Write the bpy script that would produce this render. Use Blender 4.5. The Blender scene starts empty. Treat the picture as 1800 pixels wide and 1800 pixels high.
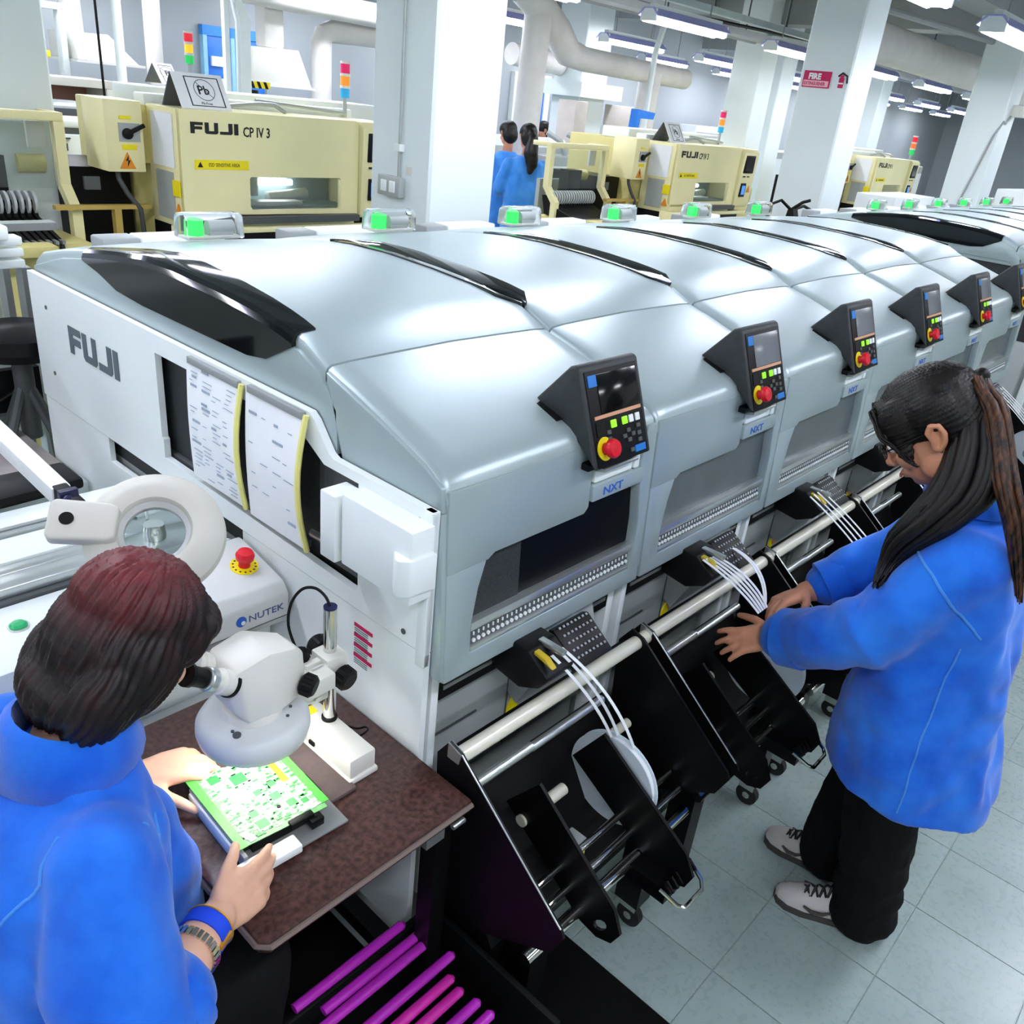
import bpy, bmesh, math, random
from mathutils import Vector, Matrix, noise
V = Vector
random.seed(7)
S = bpy.context.scene
COL = S.collection

# ---------------------------------------------------------------- camera
F_PX = 1488.518
cd = bpy.data.cameras.new('camera'); cam = bpy.data.objects.new('camera', cd); COL.objects.link(cam)
cd.sensor_fit = 'HORIZONTAL'; cd.sensor_width = 36.0; cd.lens = F_PX / 1800 * 36.0
cd.clip_start = 0.02; cd.clip_end = 200
CAM = V((-0.92225, -0.91789, 1.93760))
yaw, pitch, roll = math.radians(39.88907588), math.radians(26.0111664), math.radians(6.48734205)
fw = V((math.cos(yaw) * math.cos(pitch), math.sin(yaw) * math.cos(pitch), -math.sin(pitch)))
rt = V((math.sin(yaw), -math.cos(yaw), 0)); up = rt.cross(fw)
R2 = math.cos(roll) * rt + math.sin(roll) * up; U2 = -math.sin(roll) * rt + math.cos(roll) * up
cam.matrix_world = Matrix(((R2.x, U2.x, -fw.x, CAM.x), (R2.y, U2.y, -fw.y, CAM.y), (R2.z, U2.z, -fw.z, CAM.z), (0, 0, 0, 1)))
S.camera = cam

# ---------------------------------------------------------------- colour management, world, lights
S.view_settings.view_transform = 'Standard'; S.view_settings.look = 'None'
S.view_settings.gamma = 1.0; S.view_settings.use_curve_mapping = False
S.view_settings.exposure = 0.6
w = bpy.data.worlds.new('world'); S.world = w; w.use_nodes = True
bg = w.node_tree.nodes['Background']; bg.inputs[0].default_value = (0.90, 0.96, 1.0, 1); bg.inputs[1].default_value = 0.22
def area_lamp(x, y, z=2.68, lx=1.25, ly=0.12, e=30):
    l = bpy.data.lights.new('tube_light', 'AREA'); l.shape = 'RECTANGLE'; l.size = lx; l.size_y = ly; l.energy = e
    l.color = (0.93, 0.98, 1.0)
    o = bpy.data.objects.new('tube_light', l); COL.objects.link(o); o.location = (x, y, z); return o
TUBE_E = 15.0          # radiance of a fluorescent tube
LAMP_E = 8.0         # light of one fitting

# ---------------------------------------------------------------- materials
def lin(c):
    r = []
    for v in c[:3]:
        v = v / 255.0
        r.append(v / 12.92 if v <= 0.04045 else ((v + 0.055) / 1.055) ** 2.4)
    return (r[0], r[1], r[2], 1.0)
MATS = {}
def mat(name, c, rough=0.5, metal=0.0, var=0.06, scale=8.0, bump=0.0, bscale=200.0, emit=0.0, trans=0.0, ior=1.45, coat=0.0, alpha=1.0, spec=0.5):
    if name in MATS: return MATS[name]
    m = bpy.data.materials.new(name); m.use_nodes = True; nt = m.node_tree; N = nt.nodes; L = nt.links
    b = N['Principled BSDF']; col = lin(c)
    b.inputs['Roughness'].default_value = rough; b.inputs['Metallic'].default_value = metal
    b.inputs['IOR'].default_value = ior; b.inputs['Transmission Weight'].default_value = trans
    b.inputs['Coat Weight'].default_value = coat; b.inputs['Alpha'].default_value = alpha
    b.inputs['Specular IOR Level'].default_value = spec
    tc = N.new('ShaderNodeTexCoord')
    nz = N.new('ShaderNodeTexNoise'); nz.inputs['Scale'].default_value = scale; nz.inputs['Detail'].default_value = 4
    L.new(tc.outputs['Object'], nz.inputs['Vector'])
    rp = N.new('ShaderNodeValToRGB'); rp.color_ramp.elements[0].position = 0.3; rp.color_ramp.elements[1].position = 0.7
    rp.color_ramp.elements[0].color = tuple(v * (1 - var) for v in col[:3]) + (1,)
    rp.color_ramp.elements[1].color = tuple(min(1, v * (1 + var)) for v in col[:3]) + (1,)
    L.new(nz.outputs['Fac'], rp.inputs['Fac']); L.new(rp.outputs['Color'], b.inputs['Base Color'])
    if bump:
        n2 = N.new('ShaderNodeTexNoise'); n2.inputs['Scale'].default_value = bscale; n2.inputs['Detail'].default_value = 2
        L.new(tc.outputs['Object'], n2.inputs['Vector'])
        bp = N.new('ShaderNodeBump'); bp.inputs['Strength'].default_value = bump; bp.inputs['Distance'].default_value = 0.002
        L.new(n2.outputs['Fac'], bp.inputs['Height']); L.new(bp.outputs['Normal'], b.inputs['Normal'])
    if emit:
        b.inputs['Emission Color'].default_value = col; b.inputs['Emission Strength'].default_value = emit
    MATS[name] = m; return m
silver = mat('silver_paint', (168, 184, 185), 0.33, 0.30, 0.03, 3, 0.05, 900)
white = mat('white_paint', (236, 243, 241), 0.38, 0, 0.02, 4)
offwhite = mat('offwhite_plastic', (220, 219, 210), 0.4, 0, 0.02, 5)
cream = mat('cream_enamel', (240, 232, 178), 0.35, 0, 0.03, 4)
cream_d = mat('cream_dark', (214, 203, 132), 0.4, 0, 0.05, 4)
black = mat('black_plastic', (10, 11, 13), 0.5, 0, 0.2, 20, spec=0.25)
black_m = mat('black_metal', (9, 9, 12), 0.42, 0.0, 0.2, 20, spec=0.3)
char = mat('charcoal_plastic', (44, 48, 50), 0.5, 0, 0.15, 60, 0.25, 700)
smoke = mat('smoked_glass', (14, 17, 20), 0.06, 0, 0.1, 10, coat=0.3)
grey = mat('grey_paint', (150, 155, 155), 0.45, 0, 0.05, 5)
dgrey = mat('dark_grey', (78, 82, 84), 0.45, 0, 0.08, 8)
mgrey = mat('machine_grey', (172, 178, 176), 0.4, 0.1, 0.06, 6)
chrome = mat('chrome', (215, 215, 210), 0.10, 1.0, 0.03, 10)
alu = mat('aluminium', (205, 210, 208), 0.3, 0.85, 0.04, 12)
brass_w = mat('ivory_rail', (226, 224, 205), 0.25, 0.1, 0.03, 10)
red = mat('red_plastic', (220, 25, 45), 0.3, 0, 0.05)
yellow = mat('yellow_plastic', (245, 225, 20), 0.4, 0, 0.05)
orange = mat('orange_label', (225, 140, 30), 0.5)
green = mat('green_plastic', (40, 180, 110), 0.35)
bluelab = mat('blue_label', (30, 120, 200), 0.4)
blue_t = mat('blue_lettering', (45, 95, 190), 0.5)
ink = mat('black_ink', (22, 24, 26), 0.6)
greyink = mat('grey_ink', (96, 108, 116), 0.5)
paper = mat('white_paper', (240, 243, 245), 0.7, 0, 0.015, 12)
crimson = mat('crimson_print', (200, 25, 90), 0.6)
pillar = mat('pillar_paint', (226, 236, 236), 0.6, 0, 0.02, 2, 0.05, 60)
wallm = mat('wall_paint', (166, 173, 176), 0.75, 0, 0.03, 1.5)
ceilm = mat('ceiling_paint', (158, 164, 165), 0.8, 0, 0.05, 1.5)
ductm = mat('duct_lagging', (214, 212, 208), 0.55, 0, 0.06, 6, 0.2, 30)
bluedoor = mat('blue_door_paint', (38, 118, 215), 0.4)
screen_d = mat('dark_screen', (12, 13, 16), 0.12)
screen_g = mat('grey_screen', (118, 122, 126), 0.2)
salmon = mat('salmon_screen_bar', (215, 160, 125), 0.4)
lime = mat('lime_key', (140, 230, 40), 0.4, emit=0.5)
whitekey = mat('white_key', (235, 240, 240), 0.4)
yglass = mat('clear_plastic', (238, 242, 242), 0.12, 0, 0.0, trans=0.92, ior=1.15)
pane_clear = mat('clear_pane', (225, 232, 230), 0.05, 0, 0.0, trans=0.95, ior=1.08)
led_g = mat('green_lamp', (4, 190, 70), 0.4, emit=.9)
tube_m = mat('tube_glow', (250, 252, 255), 0.3, emit=TUBE_E)
reflec = mat('fitting_reflector', (170, 172, 236), 0.35)
skin1 = mat('skin_light', (226, 176, 146), 0.5, 0, 0.06, 30, 0.1, 300)
skin2 = mat('skin_tan', (205, 142, 110), 0.5, 0, 0.08, 30, 0.1, 300)
trous = mat('black_trousers', (15, 15, 18), 0.85, 0, 0.2, 30, 0.3, 500, spec=0.2)
rubber = mat('dark_rubber', (30, 30, 32), 0.7)

def cloth(name, c, c2):
    m = bpy.data.materials.new(name); m.use_nodes = True; nt = m.node_tree; N = nt.nodes; L = nt.links
    b = N['Principled BSDF']; b.inputs['Roughness'].default_value = 0.85; b.inputs['Sheen Weight'].default_value = 0.25
    b.inputs['Specular IOR Level'].default_value = 0.2
    tc = N.new('ShaderNodeTexCoord'); nz = N.new('ShaderNodeTexNoise'); nz.inputs['Scale'].default_value = 9; nz.inputs['Detail'].default_value = 6
    L.new(tc.outputs['Object'], nz.inputs['Vector'])
    rp = N.new('ShaderNodeValToRGB'); rp.color_ramp.elements[0].position = .35; rp.color_ramp.elements[1].position = .68
    rp.color_ramp.elements[0].color = lin(c); rp.color_ramp.elements[1].color = lin(c2)
    L.new(nz.outputs['Fac'], rp.inputs['Fac']); L.new(rp.outputs['Color'], b.inputs['Base Color'])
    n2 = N.new('ShaderNodeTexNoise'); n2.inputs['Scale'].default_value = 420; L.new(tc.outputs['Object'], n2.inputs['Vector'])
    bp = N.new('ShaderNodeBump'); bp.inputs['Strength'].default_value = 0.25; bp.inputs['Distance'].default_value = 0.002
    L.new(n2.outputs['Fac'], bp.inputs['Height']); L.new(bp.outputs['Normal'], b.inputs['Normal'])
    return m
jacket_m = cloth('blue_fleece', (18, 92, 206), (40, 124, 232))
jacket_d = cloth('blue_fleece_far', (52, 128, 214), (74, 150, 230))

def hair_mat(name, c, c2, axis, top=None):
    m = bpy.data.materials.new(name); m.use_nodes = True; nt = m.node_tree; N = nt.nodes; L = nt.links
    b = N['Principled BSDF']; b.inputs['Roughness'].default_value = 0.42; b.inputs['Specular IOR Level'].default_value = 0.35
    tc = N.new('ShaderNodeTexCoord'); mp = N.new('ShaderNodeMapping'); mp.inputs['Scale'].default_value = axis
    L.new(tc.outputs['Object'], mp.inputs['Vector'])
    nz = N.new('ShaderNodeTexNoise'); nz.inputs['Scale'].default_value = 5; nz.inputs['Detail'].default_value = 8; nz.inputs['Roughness'].default_value = .7
    L.new(mp.outputs['Vector'], nz.inputs['Vector'])
    rp = N.new('ShaderNodeValToRGB'); rp.color_ramp.elements[0].position = .42; rp.color_ramp.elements[1].position = .75
    rp.color_ramp.elements[0].color = lin(c); rp.color_ramp.elements[1].color = lin(c2)
    L.new(nz.outputs['Fac'], rp.inputs['Fac']); src = rp.outputs['Color']
    if top:                                   # dyed crown: the dye itself, brighter towards the parting
        z0, z1, ctop = top
        sx = N.new('ShaderNodeSeparateXYZ'); L.new(tc.outputs['Object'], sx.inputs['Vector'])
        mr = N.new('ShaderNodeMapRange'); mr.inputs['From Min'].default_value = z0; mr.inputs['From Max'].default_value = z1
        L.new(sx.outputs['Z'], mr.inputs['Value'])
        ad = N.new('ShaderNodeMath'); ad.operation = 'MULTIPLY'; L.new(mr.outputs['Result'], ad.inputs[0]); L.new(nz.outputs['Fac'], ad.inputs[1])
        a2 = N.new('ShaderNodeMath'); a2.operation = 'MULTIPLY'; a2.use_clamp = True; a2.inputs[1].default_value = 1.7; L.new(ad.outputs[0], a2.inputs[0])
        mx = N.new('ShaderNodeMixRGB'); mx.inputs['Color2'].default_value = lin(ctop)
        L.new(a2.outputs[0], mx.inputs['Fac']); L.new(src, mx.inputs['Color1']); src = mx.outputs['Color']
    L.new(src, b.inputs['Base Color'])
    bp = N.new('ShaderNodeBump'); bp.inputs['Strength'].default_value = .6; bp.inputs['Distance'].default_value = .004
    L.new(nz.outputs['Fac'], bp.inputs['Height']); L.new(bp.outputs['Normal'], b.inputs['Normal'])
    return m
def tile_mat():
    m = bpy.data.materials.new('vinyl_tile'); m.use_nodes = True; nt = m.node_tree; N = nt.nodes; L = nt.links
    b = N['Principled BSDF']; b.inputs['Roughness'].default_value = 0.22
    tc = N.new('ShaderNodeTexCoord'); oi = N.new('ShaderNodeObjectInfo')
    av = N.new('ShaderNodeVectorMath'); av.operation = 'ADD'; L.new(tc.outputs['Object'], av.inputs[0]); L.new(oi.outputs['Random'], av.inputs[1])
    nz = N.new('ShaderNodeTexNoise'); nz.inputs['Scale'].default_value = 5; nz.inputs['Detail'].default_value = 6; L.new(av.outputs[0], nz.inputs['Vector'])
    rp = N.new('ShaderNodeValToRGB'); rp.color_ramp.elements[0].color = lin((148, 166, 160)); rp.color_ramp.elements[1].color = lin((164, 181, 175))
    rp.color_ramp.elements[0].position = .3; rp.color_ramp.elements[1].position = .7
    L.new(nz.outputs['Fac'], rp.inputs['Fac']); L.new(rp.outputs['Color'], b.inputs['Base Color'])
    n2 = N.new('ShaderNodeTexNoise'); n2.inputs['Scale'].default_value = 60; L.new(av.outputs[0], n2.inputs['Vector'])
    mr = N.new('ShaderNodeMapRange'); mr.inputs['To Min'].default_value = .24; mr.inputs['To Max'].default_value = .32
    L.new(n2.outputs['Fac'], mr.inputs['Value']); L.new(mr.outputs['Result'], b.inputs['Roughness'])
    return m
tilem = tile_mat()
def wood_mat():
    m = bpy.data.materials.new('brown_laminate'); m.use_nodes = True; nt = m.node_tree; N = nt.nodes; L = nt.links
    b = N['Principled BSDF']; b.inputs['Roughness'].default_value = 0.3
    tc = N.new('ShaderNodeTexCoord'); nz = N.new('ShaderNodeTexNoise'); nz.inputs['Scale'].default_value = 90; nz.inputs['Detail'].default_value = 6
    L.new(tc.outputs['Object'], nz.inputs['Vector'])
    rp = N.new('ShaderNodeValToRGB'); rp.color_ramp.elements[0].position = .35; rp.color_ramp.elements[1].position = .7
    rp.color_ramp.elements[0].color = lin((50, 30, 28)); rp.color_ramp.elements[1].color = lin((92, 62, 56))
    L.new(nz.outputs['Fac'], rp.inputs['Fac']); L.new(rp.outputs['Color'], b.inputs['Base Color']); return m
woodm = wood_mat()

# ---------------------------------------------------------------- mesh building
def rotm(e): return Matrix.Rotation(e[2], 4, 'Z') @ Matrix.Rotation(e[1], 4, 'Y') @ Matrix.Rotation(e[0], 4, 'X')
def basis(d):
    d = V(d).normalized(); a = V((0, 0, 1)) if abs(d.z) < .95 else V((1, 0, 0))
    x = a.cross(d).normalized(); return x, d.cross(x), d
def plane(o, xd, yd):
    x = V(xd).normalized(); y = V(yd); y = (y - x * y.dot(x)).normalized(); z = x.cross(y)
    return Matrix(((x.x, y.x, z.x, o[0]), (x.y, y.y, z.y, o[1]), (x.z, y.z, z.z, o[2]), (0, 0, 0, 1)))
class MB:
    def __init__(s): s.bm = bmesh.new()
    def _tf(s, vs, M):
        for v in vs: v.co = M @ v.co
    def box(s, c, d, e=None, M=None):
        r = bmesh.ops.create_cube(s.bm, size=1.0)['verts']
        T = Matrix.Translation(c) @ (rotm(e) if e else Matrix()) @ Matrix.Diagonal((d[0], d[1], d[2], 1))
        s._tf(r, (M @ T) if M else T); return s
    def b2(s, x0, x1, y0, y1, z0, z1, M=None):
        return s.box(((x0 + x1) / 2, (y0 + y1) / 2, (z0 + z1) / 2), (abs(x1 - x0), abs(y1 - y0), abs(z1 - z0)), None, M)
    def cyl(s, a, b, r, r2=None, n=16):
        a = V(a); b = V(b); x, y, d = basis(b - a); r2 = r if r2 is None else r2; A = []; B = []
        for i in range(n):
            t = 2 * math.pi * i / n; u = x * math.cos(t) + y * math.sin(t)
            A.append(s.bm.verts.new(a + u * r)); B.append(s.bm.verts.new(b + u * r2))
        for i in range(n): s.bm.faces.new((A[i], A[(i + 1) % n], B[(i + 1) % n], B[i]))
        s.bm.faces.new(A[::-1]); s.bm.faces.new(B); return s
    def tube(s, pts, r, n=8, flat=None):
        pts = [V(p) for p in pts]; rings = []; px = None
        rr = r if isinstance(r, (list, tuple)) else [r] * len(pts)
        for i, p in enumerate(pts):
            d = (pts[min(i + 1, len(pts) - 1)] - pts[max(i - 1, 0)])
            x, y, d = basis(d)
            if px is not None:
                x = (px - d * px.dot(d));
                x = x.normalized() if x.length > 1e-6 else basis(d)[0]
                y = d.cross(x)
            px = x; ring = []
            for k in range(n):
                t = 2 * math.pi * k / n
                ring.append(s.bm.verts.new(p + (x * math.cos(t) + y * math.sin(t) * (flat or 1)) * rr[i]))
            rings.append(ring)
        for A, B in zip(rings, rings[1:]):
            for k in range(n): s.bm.faces.new((A[k], A[(k + 1) % n], B[(k + 1) % n], B[k]))
        s.bm.faces.new(rings[0][::-1]); s.bm.faces.new(rings[-1]); return s
    def ribbon(s, pts, wv, th=0.0008):
        wv = V(wv) * .5; n = len(pts); T = []
        for i, p in enumerate(pts):
            p = V(p); d = (V(pts[min(i + 1, n - 1)]) - V(pts[max(i - 1, 0)])); nn = d.cross(wv).normalized() * th
            T.append([s.bm.verts.new(p + wv + nn), s.bm.verts.new(p - wv + nn), s.bm.verts.new(p - wv - nn), s.bm.verts.new(p + wv - nn)])
        for A, B in zip(T, T[1:]):
            for k in range(4): s.bm.faces.new((A[k], A[(k + 1) % 4], B[(k + 1) % 4], B[k]))
        s.bm.faces.new(T[0][::-1]); s.bm.faces.new(T[-1]); return s
    def prism(s, poly, axis, a, b, holes=(), M=None):
        def P(p, q):
            if axis == 'x': return V((q, p[0], p[1]))
            if axis == 'y': return V((p[0], q, p[1]))
            return V((p[0], p[1], q))
        if not holes:
            A = [s.bm.verts.new(P(p, a)) for p in poly]; B = [s.bm.verts.new(P(p, b)) for p in poly]; n = len(poly)
            s.bm.faces.new(A[::-1]); s.bm.faces.new(B)
            for i in range(n): s.bm.faces.new((A[i], A[(i + 1) % n], B[(i + 1) % n], B[i]))
            vs = A + B
        else:
            vs = []; tb = bmesh.new()
            for lp in [poly] + list(holes):
                q = [tb.verts.new((p[0], p[1], 0)) for p in lp]
                for i in range(len(q)): tb.edges.new((q[i], q[(i + 1) % len(q)]))
            bmesh.ops.triangle_fill(tb, use_beauty=True, use_dissolve=False, edges=tb.edges[:])
            idx = {v: i for i, v in enumerate(tb.verts)}
            A = [s.bm.verts.new(P(v.co, a)) for v in tb.verts]; B = [s.bm.verts.new(P(v.co, b)) for v in tb.verts]
            for f in tb.faces:
                k = [idx[v] for v in f.verts]; s.bm.faces.new([A[i] for i in k][::-1]); s.bm.faces.new([B[i] for i in k])
            o = 0
            for lp in [poly] + list(holes):
                n = len(lp)
                for i in range(n):
                    i0, i1 = o + i, o + (i + 1) % n; s.bm.faces.new((A[i0], A[i1], B[i1], B[i0]))
                o += n
            vs = A + B; tb.free()
        if M: s._tf(vs, M)
        return s
    def ell(s, c, r, e=None, n=16):
        q = bmesh.ops.create_uvsphere(s.bm, u_segments=n, v_segments=max(6, n // 2), radius=1.0)['verts']
        r = (r, r, r) if not isinstance(r, (tuple, list)) else r
        s._tf(q, Matrix.Translation(c) @ (rotm(e) if e else Matrix()) @ Matrix.Diagonal((r[0], r[1], r[2], 1))); return s
    def lathe(s, prof, o, ax=(0, 0, 1), n=32, arc=None, closed=False):
        x, y, d = basis(ax); o = V(o); rings = []
        t0, t1 = arc or (0, 2 * math.pi); m = n if not arc else n + 1
        for (r, h) in prof:
            rings.append([s.bm.verts.new(o + d * h + (x * math.cos(t0 + (t1 - t0) * i / n) + y * math.sin(t0 + (t1 - t0) * i / n)) * max(r, 1e-4)) for i in range(m)])
        prs = list(zip(rings, rings[1:])) + ([(rings[-1], rings[0])] if closed else [])
        for A, B in prs:
            for i in range(n if not arc else n): s.bm.faces.new((A[i], A[(i + 1) % m], B[(i + 1) % m], B[i]))
        return s
    def grid(s, rows, closed=False):
        vs = [[s.bm.verts.new(p) for p in r] for r in rows]; n = len(rows[0])
        for A, B in zip(vs, vs[1:]):
            for i in range(n if closed else n - 1): s.bm.faces.new((A[i], A[(i + 1) % n], B[(i + 1) % n], B[i]))
        return vs
    def loft(s, secs):
        vs = s.grid(secs, True); s.bm.faces.new(vs[0][::-1]); s.bm.faces.new(vs[-1]); return s
    def add(s, me, M=None):
        n = len(s.bm.verts); s.bm.from_mesh(me); s.bm.verts.ensure_lookup_table()
        if M: s._tf(s.bm.verts[n:], M)
        return s
    def build(s, name, m, parent=None, bev=0.0, seg=2, ang=35, local=False, smooth=True):
        bm = s.bm; bmesh.ops.recalc_face_normals(bm, faces=bm.faces[:])
        if bev:
            bm.normal_update()
            es = [e for e in bm.edges if len(e.link_faces) == 2 and e.calc_face_angle(0) > math.radians(30)]
            bmesh.ops.bevel(bm, geom=es, offset=bev, segments=seg, affect='EDGES', profile=.5, clamp_overlap=True)
        bm.normal_update()
        for f in bm.faces: f.smooth = smooth
        for e in bm.edges:
            if len(e.link_faces) == 2 and e.calc_face_angle(0) > math.radians(ang): e.smooth = False
        if parent and not local:
            o = wloc(parent)
            for v in bm.verts: v.co -= o
        me = bpy.data.meshes.new(name); bm.to_mesh(me); bm.free()
        if m: me.materials.append(m)
        ob = bpy.data.objects.new(name, me); COL.objects.link(ob)
        if parent: ob.parent = parent
        return ob
def wloc(o):
    p = V((0, 0, 0))
    while o: p += o.location; o = o.parent
    return p
def tag(o, label=None, cat=None, group=None, kind=None):
    if label: o['label'] = label
    if cat: o['category'] = cat
    if group: o['group'] = group
    if kind: o['kind'] = kind
    return o
def thing(name, label, cat, loc=(0, 0, 0), group=None):
    o = bpy.data.objects.new(name, None); COL.objects.link(o); o.location = loc; o.empty_display_size = .05
    return tag(o, label, cat, group)
def struct(o): return tag(o, kind='structure')
def recentre(o):
    """move a mesh-thing's origin to its base"""
    me = o.data; vs = me.vertices; lo = V([min(v.co[i] for v in vs) for i in range(3)]); hi = V([max(v.co[i] for v in vs) for i in range(3)])
    c = V(((lo.x + hi.x) / 2, (lo.y + hi.y) / 2, lo.z))
    for v in vs: v.co -= c
    for ch in o.children: ch.location -= c
    o.location = o.location + c; return o
from mathutils.bvhtree import BVHTree
def smooth_line(pts, n=6):
    pts = [V(p) for p in pts]; out = []
    for i in range(len(pts) - 1):
        p0, p1, p2, p3 = pts[max(i - 1, 0)], pts[i], pts[i + 1], pts[min(i + 2, len(pts) - 1)]
        for k in range(n):
            t_ = k / n; out.append(.5 * ((2 * p1) + (p2 - p0) * t_ + (2 * p0 - 5 * p1 + 4 * p2 - p3) * t_ ** 2 + (3 * p1 - p0 - 3 * p2 + p3) * t_ ** 3))
    return out + [pts[-1]]
def hug(ob, parent, pts, off=.001, n=6):
    """a line of points laid onto the surface of a mesh part"""
    me = ob.data; o = wloc(ob)
    bv = BVHTree.FromPolygons([v.co for v in me.vertices], [p.vertices[:] for p in me.polygons])
    out = []; pts = [V(p) for p in pts]
    for a, b in zip(pts, pts[1:]):
        for i in range(n):
            q = a + (b - a) * i / n - o; c, nn, _, _ = bv.find_nearest(q); out.append(c + nn * off + o)
    return out
def copy_tree(o, parent=None):
    c = o.copy(); COL.objects.link(c)
    if parent: c.parent = parent
    for ch in list(o.children): copy_tree(ch, c)
    return c
def text_mesh(txt, size, ext=.0006, bold=0.0, align='LEFT', sx=1.0):
    cu = bpy.data.curves.new('t', 'FONT'); cu.body = txt; cu.size = size; cu.extrude = ext; cu.offset = bold; cu.align_x = align; cu.resolution_u = 2
    ob = bpy.data.objects.new('t', cu); COL.objects.link(ob); bpy.context.view_layer.update()
    me = bpy.data.meshes.new_from_object(ob.evaluated_get(bpy.context.evaluated_depsgraph_get()))
    bpy.data.objects.remove(ob); bpy.data.curves.remove(cu)
    if sx != 1.0:
        for v in me.vertices: v.co.x *= sx
    return me
def text(txt, size, M, m, parent, name='lettering', **k):
    return MB().add(text_mesh(txt, size, **k), M).build(name, m, parent)
FUJI = {'F': [[(0, 0), (.3, 0), (.3, .36), (.86, .36), (.86, .62), (.3, .62), (.3, .74), (.92, .74), (.92, 1), (0, 1)]],
        'U': [[(0, .12), (.12, 0), (.88, 0), (1, .12), (1, 1), (.7, 1), (.7, .26), (.3, .26), (.3, 1), (0, 1)]],
        'J': [[(0, 0), (.85, 0), (.97, .12), (.97, 1), (.66, 1), (.66, .26), (0, .26)]],
        'I': [[(0, 0), (.32, 0), (.32, 1), (0, 1)]]}
def fuji(h, M, m, parent, wd=1.0, ext=.0015):
    mb = MB(); x = 0
    for ch, adv in (('F', 1.06), ('U', 1.14), ('J', 1.1), ('I', .4)):
        for lp in FUJI[ch]: mb.prism([((x + p[0]) * h * wd, p[1] * h) for p in lp], 'z', 0, ext, M=M)
        x += adv
    return mb.build('lettering', m, parent)
def remesh(mb, name, m, voxel, parent=None, smooth=6, disp=None, fac=.5):
    me = bpy.data.meshes.new(name); bmesh.ops.recalc_face_normals(mb.bm, faces=mb.bm.faces[:]); mb.bm.to_mesh(me); mb.bm.free()
    t = bpy.data.objects.new('t', me); COL.objects.link(t)
    md = t.modifiers.new('r', 'REMESH'); md.mode = 'VOXEL'; md.voxel_size = voxel; md.use_smooth_shade = True
    if smooth:
        sm = t.modifiers.new('s', 'SMOOTH'); sm.iterations = smooth; sm.factor = fac
    bpy.context.view_layer.update()
    out = bpy.data.meshes.new_from_object(t.evaluated_get(bpy.context.evaluated_depsgraph_get()))
    bpy.data.objects.remove(t); bpy.data.meshes.remove(me)
    if disp:
        ns = [v.normal.copy() for v in out.vertices]
        for v, n in zip(out.vertices, ns): v.co += n * disp(v.co, n)
    o = wloc(parent) if parent else V((0, 0, 0))
    for v in out.vertices: v.co -= o
    for p in out.polygons: p.use_smooth = True
    out.materials.clear(); out.materials.append(m); out.name = name
    ob = bpy.data.objects.new(name, out); COL.objects.link(ob)
    if parent: ob.parent = parent
    return ob
def chain(mb, pts, n=14):
    """sphere-swept limb: pts = (x, y, z, r) joints"""
    for p in pts: mb.ell(p[:3], p[3], None, n)
    for a, b in zip(pts, pts[1:]):
        if (V(a[:3]) - V(b[:3])).length > 1e-5: mb.cyl(a[:3], b[:3], a[3], b[3], n)
    return mb
# ================================================================ fluorescent fittings
def fitting(x, y, z, L, label, e=LAMP_E, group='fluorescent fittings hung under the ceiling'):
    t = thing('fluorescent_fitting', label, 'ceiling light', (x, y, z), group)
    MB().prism([(y - .115, z + .012), (y - .05, z + .075), (y + .05, z + .075), (y + .115, z + .012), (y + .108, z + .008), (y + .045, z + .066), (y - .045, z + .066), (y - .108, z + .008)], 'x', x, x + L).build('reflector', reflec, t)
    for dy in (-.055, .055): MB().cyl((x + .03, y + dy, z - .012), (x + L - .03, y + dy, z - .012), .026, None, 12).build('tube', tube_m, t)
    for hx in (.012, L - .03): MB().b2(x + hx, x + hx + .018, y - .085, y + .085, z - .03, z + .066).build('end_holder', white, t)
    MB().b2(x + .05, x + L - .05, y - .03, y + .03, z + .075, z + .11).build('ballast_box', white, t)
    for hx in (.25, L - .25): MB().cyl((x + hx, y, z + .10), (x + hx, y, z + .80), .007, None, 6).build('hanger', grey, t)
    if e: area_lamp(x + L / 2, y, z - .042, L, .16, e)
    return t
# ================================================================ the room
T = 0.305
fx0, fy0 = 0.91 - 0.305 * 9, -0.475 - 0.305 * 9       # tile grid origin
floor = struct(MB().b2(-8, 34, -8, 14, -.06, -.004).build('floor', tilem))
tm = MB().b2(.0012, T - .0012, .0012, T - .0012, -.0039, 0).build('floor_tile', tilem, floor, bev=.0007, seg=1, local=True)
tm.location = (fx0, fy0, 0)
spots = [(i, j) for i in range(5, 22) for j in range(0, 12)]
first = True
for i, j in spots:
    o = tm if first else tm.copy()
    if not first: COL.objects.link(o)
    o.location = (fx0 + i * T, fy0 + j * T, 0); first = False
struct(MB().b2(-8, 34, 9.0, 9.2, 0, 3.6).build('wall_back', wallm))
struct(MB().b2(30, 30.2, -8, 9, 0, 3.6).build('wall_far', wallm))
struct(MB().b2(-8.2, -8, -8, 9.2, 0, 3.6).build('wall_left', wallm))
struct(MB().b2(-8, 34, -8, 14, 3.5, 3.6).build('ceiling', ceilm))
nb = 0
for x in (2.1, 6.45, 10.8, 15.2, 19.6):
    struct(MB().b2(x - .2, x + .2, -8, 9, 3.12, 3.5).build('trim_%d' % (nb + 1), ceilm)); nb += 1
for y in (2.4, 6.3):
    struct(MB().b2(-8, 30, y - .2, y + .2, 3.2, 3.5).build('trim_%d' % (nb + 1), ceilm)); nb += 1
def column(x, y, sx=.42, sy=.42, skirt=True):
    o = MB().b2(x, x + sx, y, y + sy, 0, 3.5).build('column', pillar, bev=.012, seg=1); struct(o); return o
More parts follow.
